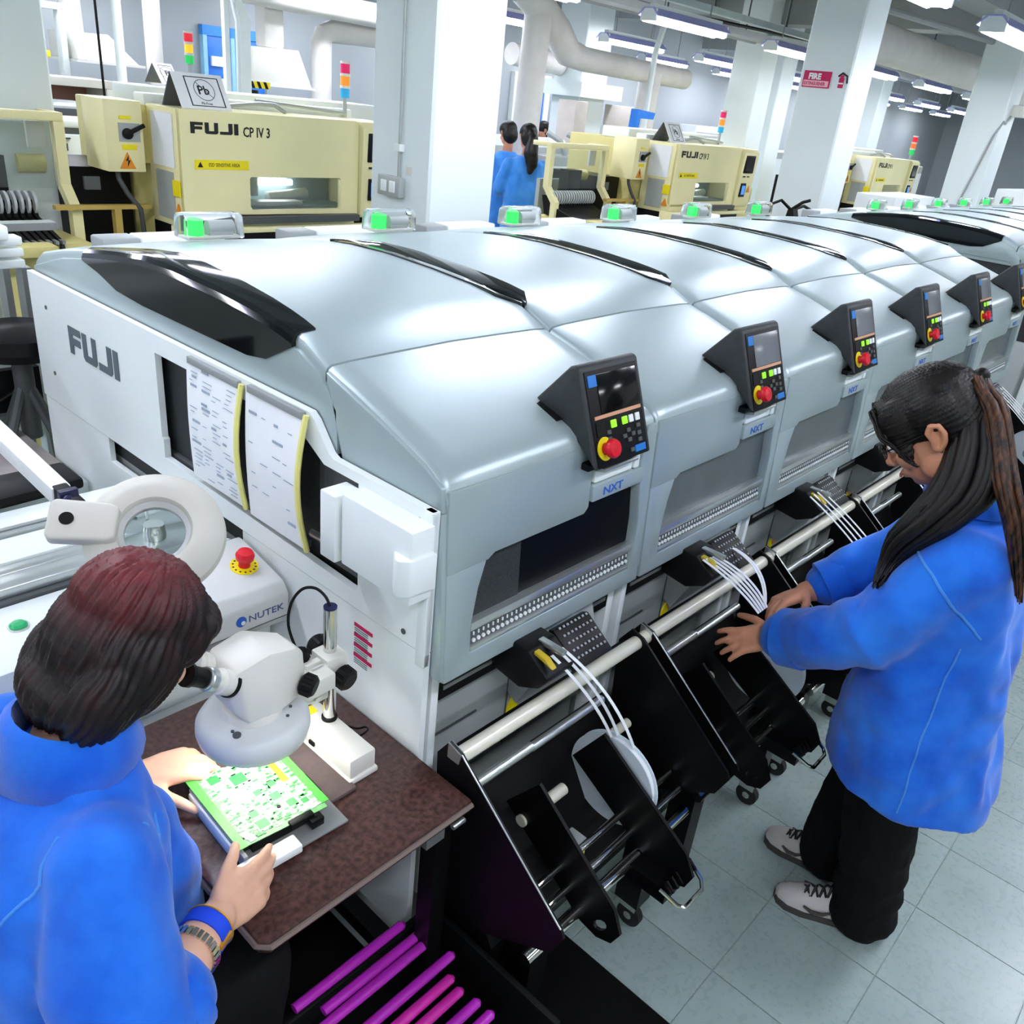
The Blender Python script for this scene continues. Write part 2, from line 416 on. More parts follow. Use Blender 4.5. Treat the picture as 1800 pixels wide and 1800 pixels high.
for (x, y) in ((1.85, 2.10), (6.28, 2.19), (10.35, 2.10), (15.0, 2.1), (.57, 3.95), (10.3, 5.15), (11.3, 2.95 + 2.4), (14.6, 5.2)): column(x, y)
wc = column(8.98, 7.0, .55, .5)
MB().b2(8.80, 9.72, 6.85, 7.55, 2.02, 2.2).build('cladding', pillar, wc, local=True).location = (0, 0, 0)
yt = struct(MB().b2(-2, 12, -1.42, -1.34, -.002, .0012).build('trim_9', mat('floor_tape', (225, 205, 40), .5)))
# doors in the back wall
def door(n, x, w_, h, trans=False):
    d = MB().b2(x, x + w_, 8.93, 8.99, 0, h).build('door_%d' % n, bluedoor, bev=.004); struct(d)
    fr_ = .05 if n < 3 else .12
    for xa in (x - fr_ + .003, x + w_): MB().b2(xa, xa + fr_ - .003, 8.92 - n * .004, 8.995, 0, h).build('door_frame', mat('frame_pale_blue', (150, 205, 240), .5) if n < 3 else white, d, local=True)
    MB().b2(x - fr_, x + w_ + fr_, 8.92 - n * .004, 8.995, h, h + .10).build('door_head', mat('frame_blue', (60, 140, 220), .5) if n < 3 else white, d, local=True)
    return d
d1 = door(1, 4.66, .29, 2.20); door(2, 5.0, .38, 2.20); door(3, 9.86, .62, 2.18)
MB().b2(4.70, 4.84, 8.9, 8.93, 1.9, 2.0).b2(4.73, 4.86, 8.9, 8.93, 1.6, 1.78).build('notice', paper, d1, local=True)

# ================================================================ placement machine line
W = 0.645
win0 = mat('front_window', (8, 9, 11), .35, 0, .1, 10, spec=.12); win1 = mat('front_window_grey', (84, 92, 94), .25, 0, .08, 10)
def fy(z): return -(1.335 - z) * .06 if z < 1.335 else 0.0        # the front leans out towards the floor
def module(name, label):
    t = thing(name, label, 'machine', (0, 0, 0), 'grey placement machines in the long row')
    # ---- lower cabinet
    MB().b2(.012, W - .012, .10, 1.66, .06, .93).build('base_cabinet', mgrey, t, bev=.004)
    fp = MB().prism([(.06, .56), (.06, .80), (.13, .88), (.13, .56)], 'x', .05, .60).build('front_panel', mgrey, t, bev=.003)
    MB().b2(.30, .302, .056, .06, .57, .79).build('seam', dgrey, fp); MB().b2(.06, .20, .057, .06, .715, .72).build('seam', dgrey, fp)
    MB().b2(.475, .53, .045, .062, .70, .76).b2(.485, .52, .035, .05, .71, .75).build('latch', chrome, fp, bev=.003)
    st = MB()
    for k in range(4): st.b2(.34, .385, .055, .06, .76 - k * .030, .766 - k * .030)
    tag(st.build('caution_strip', orange, fp), kind='stuff')
    tri = MB().prism([(.300, .655), (.345, .655), (.3225, .695)], 'y', .055, .06).build('warning_triangle', yellow, fp)
    MB().b2(.028, .05, .03, .075, .30, .945).build('post', white, t, bev=.004); MB().b2(.613, .64, .03, .075, .30, .945).build('post', white, t, bev=.004)
    MB().b2(.05, .61, .03, .10, .84, .925).build('recess', black, t)
    MB().b2(.06, .60, .028, .04, .862, .872).build('guide_rail', alu, t); MB().b2(.06, .32, .026, .04, .892, .899).build('guide_rail', alu, t)
    # ---- dark core behind the windows
    MB().b2(.01, W - .01, .055, 1.66, .93, 1.34).build('inner_frame', char, t)
    # ---- arched rear cover
    top = [(.346, 1.4555), (.421, 1.489), (.50, 1.503), (.569, 1.512), (.716, 1.521), (.9, 1.526), (1.045, 1.522), (1.177, 1.508), (1.318, 1.490), (1.50, 1.458), (1.66, 1.42), (1.70, 1.395)]
    def sect(x, prof, dz):
        return [(x, y, z - dz) for (y, z) in prof]
    xs = [(.003, .016), (.007, .007), (.015, .002), (.06, -.001), (.20, -.004), (.3225, -.006), (.445, -.004), (.585, -.001), (.630, .002), (.638, .007), (.642, .016)]
    bot = [(1.70, 1.34), (.346, 1.34)]
    MB().loft([sect(x, top, dz) + [(x, y, z) for y, z in bot] for x, dz in xs]).build('rear_cover', silver, t, ang=30)
    # ---- front hood
    hood = [(.341, 1.4535), (.27, 1.435), (.206, 1.415), (.127, 1.39), (.060, 1.366), (.030, 1.354), (.012, 1.341), (.002, 1.322), (.0005, 1.312)]
    hb = [(.03, 1.300), (.06, 1.32), (.341, 1.345)]
    MB().loft([sect(x, hood, dz) + [(x, y, z) for y, z in hb] for x, dz in xs]).build('front_hood', silver, t, ang=40)
    def sh(mb):
        for v in mb.bm.verts:
            if v.co.y < .05: v.co.y += fy(v.co.z)
        return mb
    m = MB().prism([(.006, 1.325), (.006, 1.162), (.112, 1.162), (.130, 1.172), (.40, 1.172), (.414, 1.184), (.414, 1.325)], 'y', 0, .03)
    sh(m).build('drop_panel', silver, t, bev=.004)
    m = MB().prism([(.006, 1.165), (.006, .932), (.640, .932), (.640, .975), (.075, .975), (.075, 1.036), (.090, 1.11), (.110, 1.165)], 'y', .001, .035)
    sh(m).build('lower_frame', silver, t, bev=.004)
    m = MB().prism([(.596, .97), (.640, .97), (.640, 1.325), (.600, 1.325), (.590, 1.25), (.606, 1.10), (.604, 1.05)], 'y', -.004, .04)
    sh(m).build('right_column', silver, t, bev=.006)
    for za, zb in ((1.020, 1.038), (.975, .984)): sh(MB().b2(.075, .604, .002, .03, za, zb)).build('slot_frame', alu, t, bev=.002)
    m = MB().b2(.078, .604, .010, .03, .984, 1.020); s_ = sh(m).build('slot_strip', dgrey, t)
    m = MB()
    for k in range(38):
        x = .090 + k * .0136
        m.cyl((x, .0065, .993), (x, .011, .993), .0042, None, 8).b2(x - .0015, x + .0015, .008, .011, 1.004, 1.011)
    tag(sh(m).build('slot_marker', white, s_), kind='stuff')
    m = MB().b2(.07, .61, .022, .04, 1.03, 1.31); sh(m).build('window', win0, t)
    m = MB().b2(.415, .600, -.006, .02, 1.196, 1.232); nb_ = sh(m).build('name_bar', silver, t, bev=.003)
    m = MB().add(text_mesh('NXT', .025, sx=1.35, bold=.0003), plane((.450, -.0066, 1.205), (1, 0, 0), (0, 0, 1))); sh(m).build('lettering', blue_t, nb_)
    m = MB().b2(.42, .595, .030, .07, 1.232, 1.31); sh(m).build('handle_recess', black, t)
    sh(MB().b2(.425, .56, .0, .03, 1.234, 1.262)).build('handle_block', white, t, bev=.004); sh(MB().b2(.565, .585, -.002, .03, 1.234, 1.30)).build('handle_stop', white, t, bev=.004)
    m = MB().tube([(.43, .02, 1.262), (.43, -.014, 1.268), (.55, -.014, 1.268), (.55, .02, 1.262)], .005); sh(m).build('handle', alu, t)
    # ---- control panel
    body = MB().prism([(-.045, 1.290), (.030, 1.480), (.040, 1.485), (.052, 1.480), (.132, 1.388), (.062, 1.362), (.0, 1.33)], 'x', .362, .560).build('control_panel', char, t, bev=.006, seg=3)
    MB().prism([(.066, 1.360), (.150, 1.392), (.150, 1.396), (.132, 1.396), (.05, 1.372)], 'x', .345, .367).build('gasket', black, body)
    o = V((.362, -.0462, 1.2898)); yd = V((0, .075, .19)); PM = plane(o, (1, 0, 0), yd)
    MB().b2(.012, .186, .004, .196, -.001, .0012, M=PM).build('face_plate', black, body, bev=.004)
    MB().b2(.046, .178, .108, .188, .001, .003, M=PM).build('screen', screen_d, body, bev=.003)
    MB().b2(.022, .178, .100, .107, .001, .0032, M=PM).build('screen_bar', salmon, body)
    MB().b2(.018, .044, .165, .188, .001, .0032, M=PM).build('sticker', bluelab, body)
    MB().b2(.140, .176, .012, .026, .001, .0032, M=PM).build('maker_badge', bluelab, body)
    for x in (.070, .108): MB().b2(x, x + .017, .076, .092, .001, .005, M=PM).build('key', lime, body, bev=.0015)
    for x in (.131, .153): MB().b2(x, x + .015, .076, .092, .001, .005, M=PM).build('key', whitekey, body, bev=.0015)
    MB().b2(.022, .050, .066, .094, .001, .003, M=PM).build('display', black, body)
    k_ = MB()
    for (x, y) in ((.11, .052), (.125, .062), (.125, .042), (.14, .052), (.16, .066), (.16, .05), (.16, .036), (.06, .07), (.06, .056), (.13, .02)): k_.b2(x - .006, x + .006, y - .004, y + .004, .001, .004, M=PM)
    tag(k_.build('keypad', dgrey, body), kind='stuff')
    c = PM @ V((.040, .040, 0)); nrm = (PM.to_3x3() @ V((0, 0, 1)))
    MB().lathe([(.012, .001), (.024, .001), (.024, .003), (.012, .003)], c, nrm, 24).build('yellow_ring', yellow, body)
    MB().lathe([(.0, .001), (.011, .001), (.011, .016), (.019, .017), (.020, .024), (.017, .030), (.0, .032)], c, nrm, 24).build('stop_button', red, body)
    MB().b2(.372, .55, -.022, .01, 1.278, 1.294).build('bracket', black, t, bev=.004)
    # ---- status light
    sl = MB().b2(.262, .420, 1.315, 1.37, 1.498, 1.508).build('status_light', offwhite, t, bev=.004)
    MB().cyl((.295, 1.34, 1.508), (.295, 1.34, 1.548), .021, None, 20).build('green_lamp', led_g, sl)
    MB().cyl((.328, 1.34, 1.528), (.405, 1.34, 1.528), .018, None, 16).b2(.33, .40, 1.325, 1.36, 1.508, 1.524).build('lamp_holder', mgrey, sl)
    MB().prism([(1.305, 1.50), (1.380, 1.50), (1.375, 1.555), (1.365, 1.566), (1.320, 1.566), (1.310, 1.555)], 'x', .252, .428).build('lens', yglass, sl, bev=.006)
    # ---- back units
    MB().b2(.32, .60, 1.71, 1.80, 1.34, 1.436).build('rear_unit', white, t, bev=.006)
    MB().b2(.20, .318, 1.71, 1.80, 1.34, 1.436).build('rear_box', grey, t, bev=.008)
    # ---- smoked strips along the roof
    def strip(x0, x1, y0, y1, nm):
        ys = [y0 + (y1 - y0) * i / 14 for i in range(15)]; rows = []
        def zz(y):
            for (a, b) in zip(top, top[1:]):
                if a[0] <= y <= b[0]: return a[1] + (b[1] - a[1]) * (y - a[0]) / (b[0] - a[0])
            return top[0][1]
        for y in ys:
            f = min(1, (y1 - y) / .12, (y - y0) / .06 + .15)
            xm = x0 if x0 < .3 else x1
            a_, b_ = (x0, x0 + (x1 - x0) * f) if x0 < .3 else (x1 - (x1 - x0) * f, x1)
            dz = .010; rows.append([(a_, y, zz(y) - .018), (a_, y, zz(y) + .002 - dz * (.6 if x0 < .3 else -.2)), ((a_ + b_) / 2, y, zz(y) + .004), (b_, y, zz(y) + .002 + (dz * .2 if x0 < .3 else -dz * .6)), (b_, y, zz(y) - .018)])
        return MB().loft(rows).build(nm, smoke, t)
    strip(.003, .062, .43, 1.20, 'roof_window'); strip(.600, .642, .43, 1.20, 'roof_window')
    # ---- feeder plugged in below the window
    f = MB().prism([(-.12, .905), (-.06, .945), (.06, .945), (.06, .86), (-.05, .845), (-.10, .87)], 'x', .20, .29).build('feeder', black_m, t, bev=.006)
    MB().prism([(-.122, .925), (-.10, .940), (-.07, .944), (-.07, .936), (-.10, .930)], 'x', .210, .226).build('yellow_lever', mat('amber_lever', (205, 178, 40), .5), f, bev=.002)
    MB().b2(.245, .262, -.115, -.05, .938, .948).build('lever', alu, f, bev=.002)
    kp = MB().prism([(-.125, .885), (-.045, .942), (-.03, .935), (-.11, .868)], 'x', .30, .42).build('feeder_keypad', black_m, f, bev=.003)
    K = plane((.303, -.1252, .8855), (1, 0, 0), (0, .080, .057)); kk = MB()
    for i in range(8):
        for j in range(5): kk.b2(.012 + i * .013, .018 + i * .013, .020 + j * .018, .025 + j * .018, .0005, .002, M=K)
    tag(kk.build('keys', mat('grey_key', (150, 155, 160), .5), kp), kind='stuff')
    MB().prism([(-.02, .80), (.02, .93), (.06, .93), (.06, .72), (.03, .70)], 'x', .30, .52).build('feeder_shield', mgrey, f, bev=.003)
    return t
WORDS = ['nearest grey placement machine, with the white end panel', 'second grey placement machine counted from the white end panel', 'third grey placement machine counted from the white end panel',
         'fourth grey placement machine, behind the standing woman\'s head', 'fifth grey placement machine counted from the white end panel', 'sixth grey placement machine, last of the nearer row']
base = module('placement_machine', WORDS[0])
mods = [base]
for i in range(1, 6):
    c = copy_tree(base); c.location = (W * i, 0, 0); c['label'] = WORDS[i]; mods.append(c)
W2 = ['first grey placement machine of the further row, with the large black roof window', 'second grey placement machine of the further row beyond the gap', 'third grey placement machine of the further row beyond the gap',
      'fourth grey placement machine of the further row beyond the gap', 'fifth grey placement machine of the further row beyond the gap', 'sixth grey placement machine of the further row beyond the gap']
for i in range(6):
    c = copy_tree(base); c.location = (4.91 + W * i, 0, 0); c['label'] = W2[i]; mods.append(c)
# the control panels after the first show a pale screen; their front windows are paler too
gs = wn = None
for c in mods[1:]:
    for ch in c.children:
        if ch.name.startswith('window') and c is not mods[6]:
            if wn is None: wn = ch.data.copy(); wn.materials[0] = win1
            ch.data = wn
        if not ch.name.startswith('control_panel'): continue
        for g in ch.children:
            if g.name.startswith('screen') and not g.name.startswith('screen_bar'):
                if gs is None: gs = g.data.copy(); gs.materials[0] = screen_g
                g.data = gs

def end_window(t, x0):
    """large smoked window wrapped over the left edge of an end machine"""
    ridge = [(1.36, 1.478), (1.27, 1.492), (1.177, 1.505), (1.045, 1.520), (.9, 1.524), (.716, 1.519), (.60, 1.512), (.53, 1.505), (.48, 1.498), (.44, 1.490)]
    rows = []
    for i, (y, z) in enumerate(ridge):
        f = i / (len(ridge) - 1)
        wx = .020 + .075 * min(1, (1.36 - y) / .22) * (1 - max(0, 1.1 - y) / .66 * .62)
        lo = 1.408 if .55 < y < 1.15 else (1.408 + (y - 1.15) * .26 if y >= 1.15 else 1.408 + (.55 - y) * .52)
        rows.append([(x0 + .012, y, min(lo, z - .024)), (x0 - .0075, y, min(lo, z - .024)), (x0 - .0075, y, z - .018), (x0 - .003, y, z - .006), (x0 + .006, y, z + .002), (x0 + .016, y, z + .0045), (x0 + wx, y, z + .0065), (x0 + wx, y, z - .012)])
    return MB().loft(rows).build('end_window', smoke, t, ang=20)
for q in (mods[0], mods[6]):                          # the end machines carry the wrapped window instead of the narrow strip
    ws_ = [c for c in q.children if c.name.startswith('roof_window')]
    bpy.data.objects.remove(min(ws_, key=lambda o: min(v.co.x for v in o.data.vertices)))
sl_ = MB().b2(.078, .225, .0195, .0215, 1.036, 1.165)
for v in sl_.bm.verts: v.co.y += fy(v.co.z)
sl_.build('window_shade', mat('speckled_shade', (46, 48, 50), .6, 0, .5, 300), mods[0])
end_window(mods[0], 0.0); end_window(mods[6], 4.91)
# chamfered flank of the end machines, down to the white panel
for t, x0 in ((mods[0], 0.0), (mods[6], 4.91)):
    top = [(1.70, 1.375), (1.50, 1.432), (1.318, 1.464), (1.177, 1.482), (1.045, 1.496), (.716, 1.495), (.50, 1.477), (.421, 1.463), (.36, 1.436)]
    lowr = [(.30, 1.38), (.300, 1.290), (.362, 1.360), (1.70, 1.360)]
    MB().prism(top + lowr, 'x', x0 - .004, x0 + .016).build('side_flank', silver, t, bev=.003)
    MB().prism([(.336, 1.445), (.206, 1.406), (.127, 1.38), (.060, 1.356), (.010, 1.330), (.002, 1.285), (.282, 1.286)], 'x', x0 - .004, x0 + .016).build('front_flank', silver, t, bev=.003)
    MB().prism([(.03, 1.285), (.002, 1.285), (-.022, .94), (.03, .94)], 'x', x0 - .004, x0 + .016).build('corner_strip', silver, t, bev=.003)
# ---- white end panel of the nearest machine
t = mods[0]
upper = [(1.706, .998), (1.706, 1.362), (.362, 1.362), (.345, 1.350), (.300, 1.298), (.285, 1.291), (.006, 1.291), (.006, .998)]
hole = [(.965, 1.052), (.965, 1.10), (.972, 1.105), (.975, 1.316), (.40, 1.316), (.385, 1.310), (.315, 1.270), (.209, 1.270), (.204, 1.036), (.56, 1.045)]
sp = MB().prism(upper, 'x', -.022, -.006, holes=[hole]).build('end_panel', white, t, bev=0)
MB().b2(-.0235, -.006, .006, .03, .965, 1.291).build('edge_strip', white, sp, bev=.003)
lowp = [(1.700, .20), (1.700, .995), (1.290, .995), (1.290, .925), (.622, .925), (.622, .995), (.006, .995), (.006, .05), (1.70, .05)]
lp = MB().prism(lowp, 'x', -.020, -.006).build('lower_end_panel', white, t)
sc = MB()
for (y, z) in ((1.60, 1.28), (1.60, 1.09), (.040, 1.265), (.065, 1.02)): sc.cyl((-.024, y, z), (-.020, y, z), .006, None, 10)
tag(sc.build('screws', dgrey, sp), kind='stuff')
fuji(.076, plane((-.023, 1.462, 1.188), (0, -1, 0), (0, 0, 1)), greyink, sp, wd=1.05)
MB().b2(.04, .055, .15, 1.25, .92, 1.34).build('inner_wall', black, t)
iw = MB().b2(.0, .04, .22, .36, 1.17, 1.26).b2(.0, .035, .40, 1.2, 1.04, 1.06).b2(-.004, .03, .205, .33, 1.05, 1.075)
iw.build('inner_bracket', dgrey, t, bev=.003)
MB().cyl((.015, .22, 1.085), (.015, .40, 1.075), .012).build('inner_roller', alu, t)
jb = MB().b2(-.075, -.022, -.002, .190, 1.128, 1.272).build('junction_box', white, t, bev=.004)
MB().b2(-.082, -.022, .200, .245, 1.125, 1.262).build('cover_flap', white, jb, bev=.003)
MB().prism([(-.022, -.012), (-.080, -.006), (-.094, .008), (-.094, .018), (-.070, .05), (-.022, .05)], 'z', 1.150, 1.222).build('curved_cover', white, jb, bev=.004)
rs = MB()
for k in range(4): rs.b2(-.0212, -.0195, .156, .213, .955 - k * .0245, .963 - k * .0245)
tag(rs.build('warning_print', crimson, lp), kind='stuff')
rs = MB()
for k in range(4):
    for q in range(3): rs.b2(-.0210, -.0195, .170, .212, .9495 - k * .0245 - q * .005, .9510 - k * .0245 - q * .005)
tag(rs.build('small_print', greyink, lp), kind='stuff')
# ---- document sleeves hung on the end panel
def sleeve(y0, y1, z0, z1, label, rows, bow):
    t_ = thing('document_sleeve', label, 'document', (-.03, (y0 + y1) / 2, z0), 'paper sleeves hanging on the white end panel')
    def surf(dx, a, b, c, d):
        R = []
        for i in range(9):
            f = i / 8; R.append([(-.028 + dx - bow * math.sin(math.pi * f) * (0.3 + .7 * g) , a + (b - a) * g, d + (c - d) * f) for g in [j / 6 for j in range(7)]])
        return R
    m_ = MB()
    A = m_.grid(surf(0, y0, y1, z1, z0)); B = m_.grid(surf(.004, y0, y1, z1, z0))
    m_.build('sheet', paper, t_)
    e = MB().tube([( -.029 - bow * math.sin(math.pi * i / 8), y1, z0 + (z1 - z0) * i / 8) for i in range(9)], .006, 6).build('edge_binding', mat('pale_yellow_edge', (235, 230, 140), .5), t_)
    MB().b2(-.034, -.022, min(y0, y1) + .01, max(y0, y1) - .01, z1 - .012, z1 + .004).build('clip', grey, t_, bev=.002)
    pr = MB(); rnd = random.Random(rows)
    for k in range(rows):
        f = 1 - (k + 1.5) / (rows + 2); z = z0 + (z1 - z0) * f
        for q in range(4):
            if rnd.random() < .6:
                g = .08 + q * .22 + rnd.random() * .05; L_ = .05 + rnd.random() * .12
                x = -.0295 - bow * math.sin(math.pi * f) * (.3 + .7 * g)
                yy = y0 + (y1 - y0) * g; y2 = y0 + (y1 - y0) * min(.95, g + L_)
                pr.box(((x - .001), (yy + y2) / 2, z), (.0012, abs(y2 - yy), .0016 + (.004 if rnd.random() < .15 else 0)))
    pr = pr.build('print', mat('faint_print', (158, 172, 190), .6), t_); tag(pr, kind='stuff')
    return t_
sleeve(.812, .588, 1.066, 1.352, 'white document sleeve beside the dark opening, its sheet full of small print', 26, .018)
sleeve(.572, .362, 1.060, 1.356, 'white document sleeve with a nearly blank page, closer to the white junction box', 7, .022)

# ================================================================ reel racks on the front
def rack(i, label):
    x0 = W * i
    t = thing('reel_rack', label, 'rack', (x0, -.2, 0), 'black tape reel racks along the machine row')
    MB().cyl((x0 - .002, -.078, .795), (x0 + W - .004, -.078, .795), .017, None, 20).build('rail', brass_w, t)
    MB().b2(x0, x0 + W - .004, -.062, -.045, .775, .79).build('rail_bracket', black_m, t)
    side = [(-.06, .825), (-.095, .815), (-.375, .597), (-.385, .58), (-.36, .52), (-.20, .42), (-.05, .40), (-.03, .78)]
    a = MB().prism(side, 'x', x0 - .003, x0 + .003).build('side_plate', black_m, t)
    MB().prism([(-.06, .825), (-.095, .815), (-.09, .79), (-.06, .79)], 'x', x0 - .006, x0 + .005).build('end_bracket', alu, a)
    MB().tube([(x0 - .003, -.095, .8155), (x0 - .003, -.375, .5975)], .0018, 6).build('edge', alu, a)
    MB().prism(side, 'x', x0 + W - .045, x0 + W - .039).build('side_plate', black_m, t)
    MB().prism([(-.02, .62), (-.05, .58), (-.20, .34), (-.18, .22), (-.02, .22)], 'x', x0 + .03, x0 + W - .06).build('tray', black, t)
    for nm, xs_, L_ in (('arm', .175, 0), ('arm', .40, .03)):
        xx = x0 + xs_; c0 = V((0, -.12, .625)); c1 = V((0, -.345 - L_, .455 + L_ * .2)); d = (c1 - c0).normalized(); n_ = V((0, -d.z, d.y)); pts = []
        hw = .066
        pts = [c0 + n_ * hw, c1 + n_ * hw * .8, c1 + d * .04 + n_ * hw * .5, c1 + d * .06, c1 + d * .05 - n_ * hw * .6, c1 - n_ * hw, c0 - n_ * hw]
        poly = [(p.y, p.z) for p in pts]
        hc = c1 + d * .02
        if xs_ < .3:
            h = [((hc + d * .012 * math.cos(a_) + n_ * .02 * math.sin(a_)).y, (hc + d * .012 * math.cos(a_) + n_ * .02 * math.sin(a_)).z) for a_ in [k * math.pi / 5 for k in range(10)]]
            MB().prism(poly, 'x', xx - .004, xx + .004, holes=[h]).build('arm', black_m, t)
        else:
            ar = MB().prism(poly, 'x', xx - .004, xx + .004).b2(xx - .05, xx + .05, hc.y - .015, hc.y + .10, hc.z - .055, hc.z - .015).build('arm', black_m, t)
            for q in range(6):
                p = c1 + d * .035 + V((-.045 + q * .018, 0, 0)) + V((xx, 0, 0)); MB().box(p, (.007, .03, .028), (math.radians(40), 0, 0)).build('tooth', black_m, ar, bev=.003)
            p = c1 + V((xx, 0, 0))
            MB().tube([p + V((-.06, -.02, -.02)), p + d * .075 + V((-.05, 0, 0)), p + d * .09 + V((-.035, 0, 0)), p + d * .09 + V((.035, 0, 0)), p + d * .075 + V((.05, 0, 0)), p + V((.06, -.02, -.02))], .005, 8).build('hoop', chrome, ar)
    for (y, z, r, xa, xb, mm) in ((-.11, .735, .011, .01, .19, alu), (-.09, .70, .010, .22, .47, alu), (-.13, .555, .014, .165, .31, brass_w), (-.12, .60, .012, .43, .56, brass_w)):
        MB().cyl((x0 + xa, y, z), (x0 + xb, y, z), r, None, 14).build('rod', mm, t)
    for (y, z, r) in ((-.30, .425, .014), (-.272, .475, .008), (-.24, .505, .008)):
        MB().cyl((x0 + .01, y, z), (x0 + W - .05, y, z), r, None, 16).build('cross_bar', chrome, t)
    tk = MB()
    for k in range(14): tk.lathe([(.0136, 0), (.0136, .003)], (x0 + .16 + k * .014, -.30, .425), (1, 0, 0), 12)
    tk.build('scale_mark', dgrey, t)
    bx = MB().b2(x0 + .24, x0 + .31, -.215, -.17, .38, .47).build('counter_box', mgrey, t, bev=.003)
    MB().b2(x0 + .245, x0 + .305, -.217, -.214, .41, .435).build('yellow_label', yellow, bx)
    for xx in (.10, .55):
        cs = MB().cyl((x0 + xx, -.24, .035), (x0 + xx + .02, -.24, .035), .035, None, 18).build('caster', rubber, t)
        MB().b2(x0 + xx - .005, x0 + xx + .025, -.26, -.21, .06, .10).cyl((x0 + xx - .003, -.24, .035), (x0 + xx + .023, -.24, .035), .012, None, 10).build('fork', chrome, cs)
    for xx in (.08, .53): MB().b2(x0 + xx, x0 + xx + .06, -.27, -.20, .095, .36).build('foot_post', black_m, t)
    return t
RW = ['reel rack under the nearest machine, beside the brown table', 'reel rack holding the reel in the standing woman\'s hands', 'third reel rack from the brown table, past the woman\'s hands', 'reel rack just below the standing woman\'s face', 'fifth reel rack from the brown table, hidden behind the woman', 'last reel rack of the nearer row, beyond the woman\'s ponytail']
r0 = rack(0, RW[0]); racks = [r0]
for i in range(1, 6):
    c = copy_tree(r0); c.location = (W * i, -.2, 0); c['label'] = RW[i]; racks.append(c)
# reels with their paper tapes
reel_m = mat('reel_plastic', (214, 226, 232), .25, 0, .03, 10)
def reel(x, c, r, tapes, label, sag=.0):
    t = thing('tape_reel', label, 'reel', (x, c[0], c[1]), 'component tape reels on the racks')
    for dx in (-.010, .010):
        MB().lathe([(.030, -.001), (r, -.001), (r, .001), (.030, .001)], (x + dx, c[0], c[1]), (1, 0, 0), 48, closed=True).build('flange', reel_m, t)
    MB().lathe([(.030, -.009), (r * .93, -.009), (r * .93, .009), (.030, .009)], (x, c[0], c[1]), (1, 0, 0), 48, closed=True).build('wound_tape', paper, t)
    MB().lathe([(.012, -.012), (.030, -.012), (.030, .012), (.012, .012)], (x, c[0], c[1]), (1, 0, 0), 32, closed=True).build('hub', bluelab if False else mat('hub_grey', (120, 140, 155), .4), t)
    for (p0, p1, mid) in tapes:
        p0 = V(p0); p1 = V(p1); m_ = (p0 + p1) / 2 + V(mid)
        pts = [(1 - f) ** 2 * p0 + 2 * f * (1 - f) * m_ + f * f * p1 for f in [k / 12 for k in range(13)]]
        MB().ribbon(pts, (.0085, 0, 0), .0006).build('tape', paper, t)
    return t
reel(.425, (-.185, .555), .115, [((.238, -.095, .935), (.418, -.165, .664), (0, -.03, .02)), ((.256, -.095, .94), (.432, -.172, .668), (0, -.03, .03)), ((.268, -.095, .94), (.428, -.22, .664), (0, -.035, .045))], 'white tape reel on the rack nearest the brown table, two tapes running up')
reel(1.06, (-.23, .60), .115, [((.84 + k * .017, -.085, .945 - k * .003), (.905 + k * .011, -.235, .835), (-.01 + .008 * k, -.02, .02)) for k in range(5)] + [((1.00, -.085, .925), (.955, -.225, .83), (.03, -.03, .03)), ((1.012, -.085, .92), (.965, -.225, .825), (.04, -.03, .03))], 'white tape reel held in the standing woman\'s hands')
reel(1.66, (-.27, .66), .115, [((1.46 + k * .026, -.085, .95), (1.60 + k * .032, -.25, .765), (0, -.01, .01)) for k in range(4)], 'white tape reel with four parallel tapes, behind the woman\'s far sleeve')
reel(2.33, (-.27, .64), .115, [((2.12 + k * .026, -.085, .945), (2.25 + k * .03, -.25, .77), (0, -.01, .01)) for k in range(4)], 'white tape reel below the standing woman\'s chin')
reel(3.70, (-.28, .64), .115, [((3.44 + k * .03, -.085, .945), (3.62 + k * .035, -.28, .74), (0, -.01, .01)) for k in range(5)], 'white tape reel beyond the woman\'s ponytail at the photo edge')
# ================================================================ work table
TZ = .755
t = thing('work_table', 'brown laminate table top on dark legs beside the nearest machine', 'table', (-.24, .2, 0))
out = [(-.450, -.148), (-.022, -.148), (-.022, .40), (-.468, .40), (-.468, -.130)]
MB().prism([(-.455, -.148), (-.022, -.148), (-.022, .42), (-.468, .42), (-.468, -.135)], 'z', TZ - .028, TZ).build('table_top', woodm, t, bev=.003)
e = MB().tube([(-.469, .42, TZ - .012), (-.469, -.134, TZ - .012), (-.456, -.149, TZ - .012), (-.022, -.149, TZ - .012)], .006, 6, ).build('edge_band', mat('table_edge', (120, 105, 98), .4), t)
for (x, y) in ((-.06, -.10), (-.06, .36), (-.43, .36)): MB().b2(x - .02, x + .02, y - .02, y + .02, 0, TZ - .028).build('leg', black_m, t)
MB().b2(-.44, -.05, -.02, .02, TZ - .09, TZ - .03).build('cross_bar', black_m, t); MB().b2(-.08, -.04, -.08, .36, .2, .24).build('cross_bar', black_m, t)
MB().b2(-.12, -.075, -.135, -.105, TZ - .07, TZ - .03).cyl((-.06, -.14, TZ - .05), (-.03, -.14, TZ - .05), .006).build('bracket', alu, t)

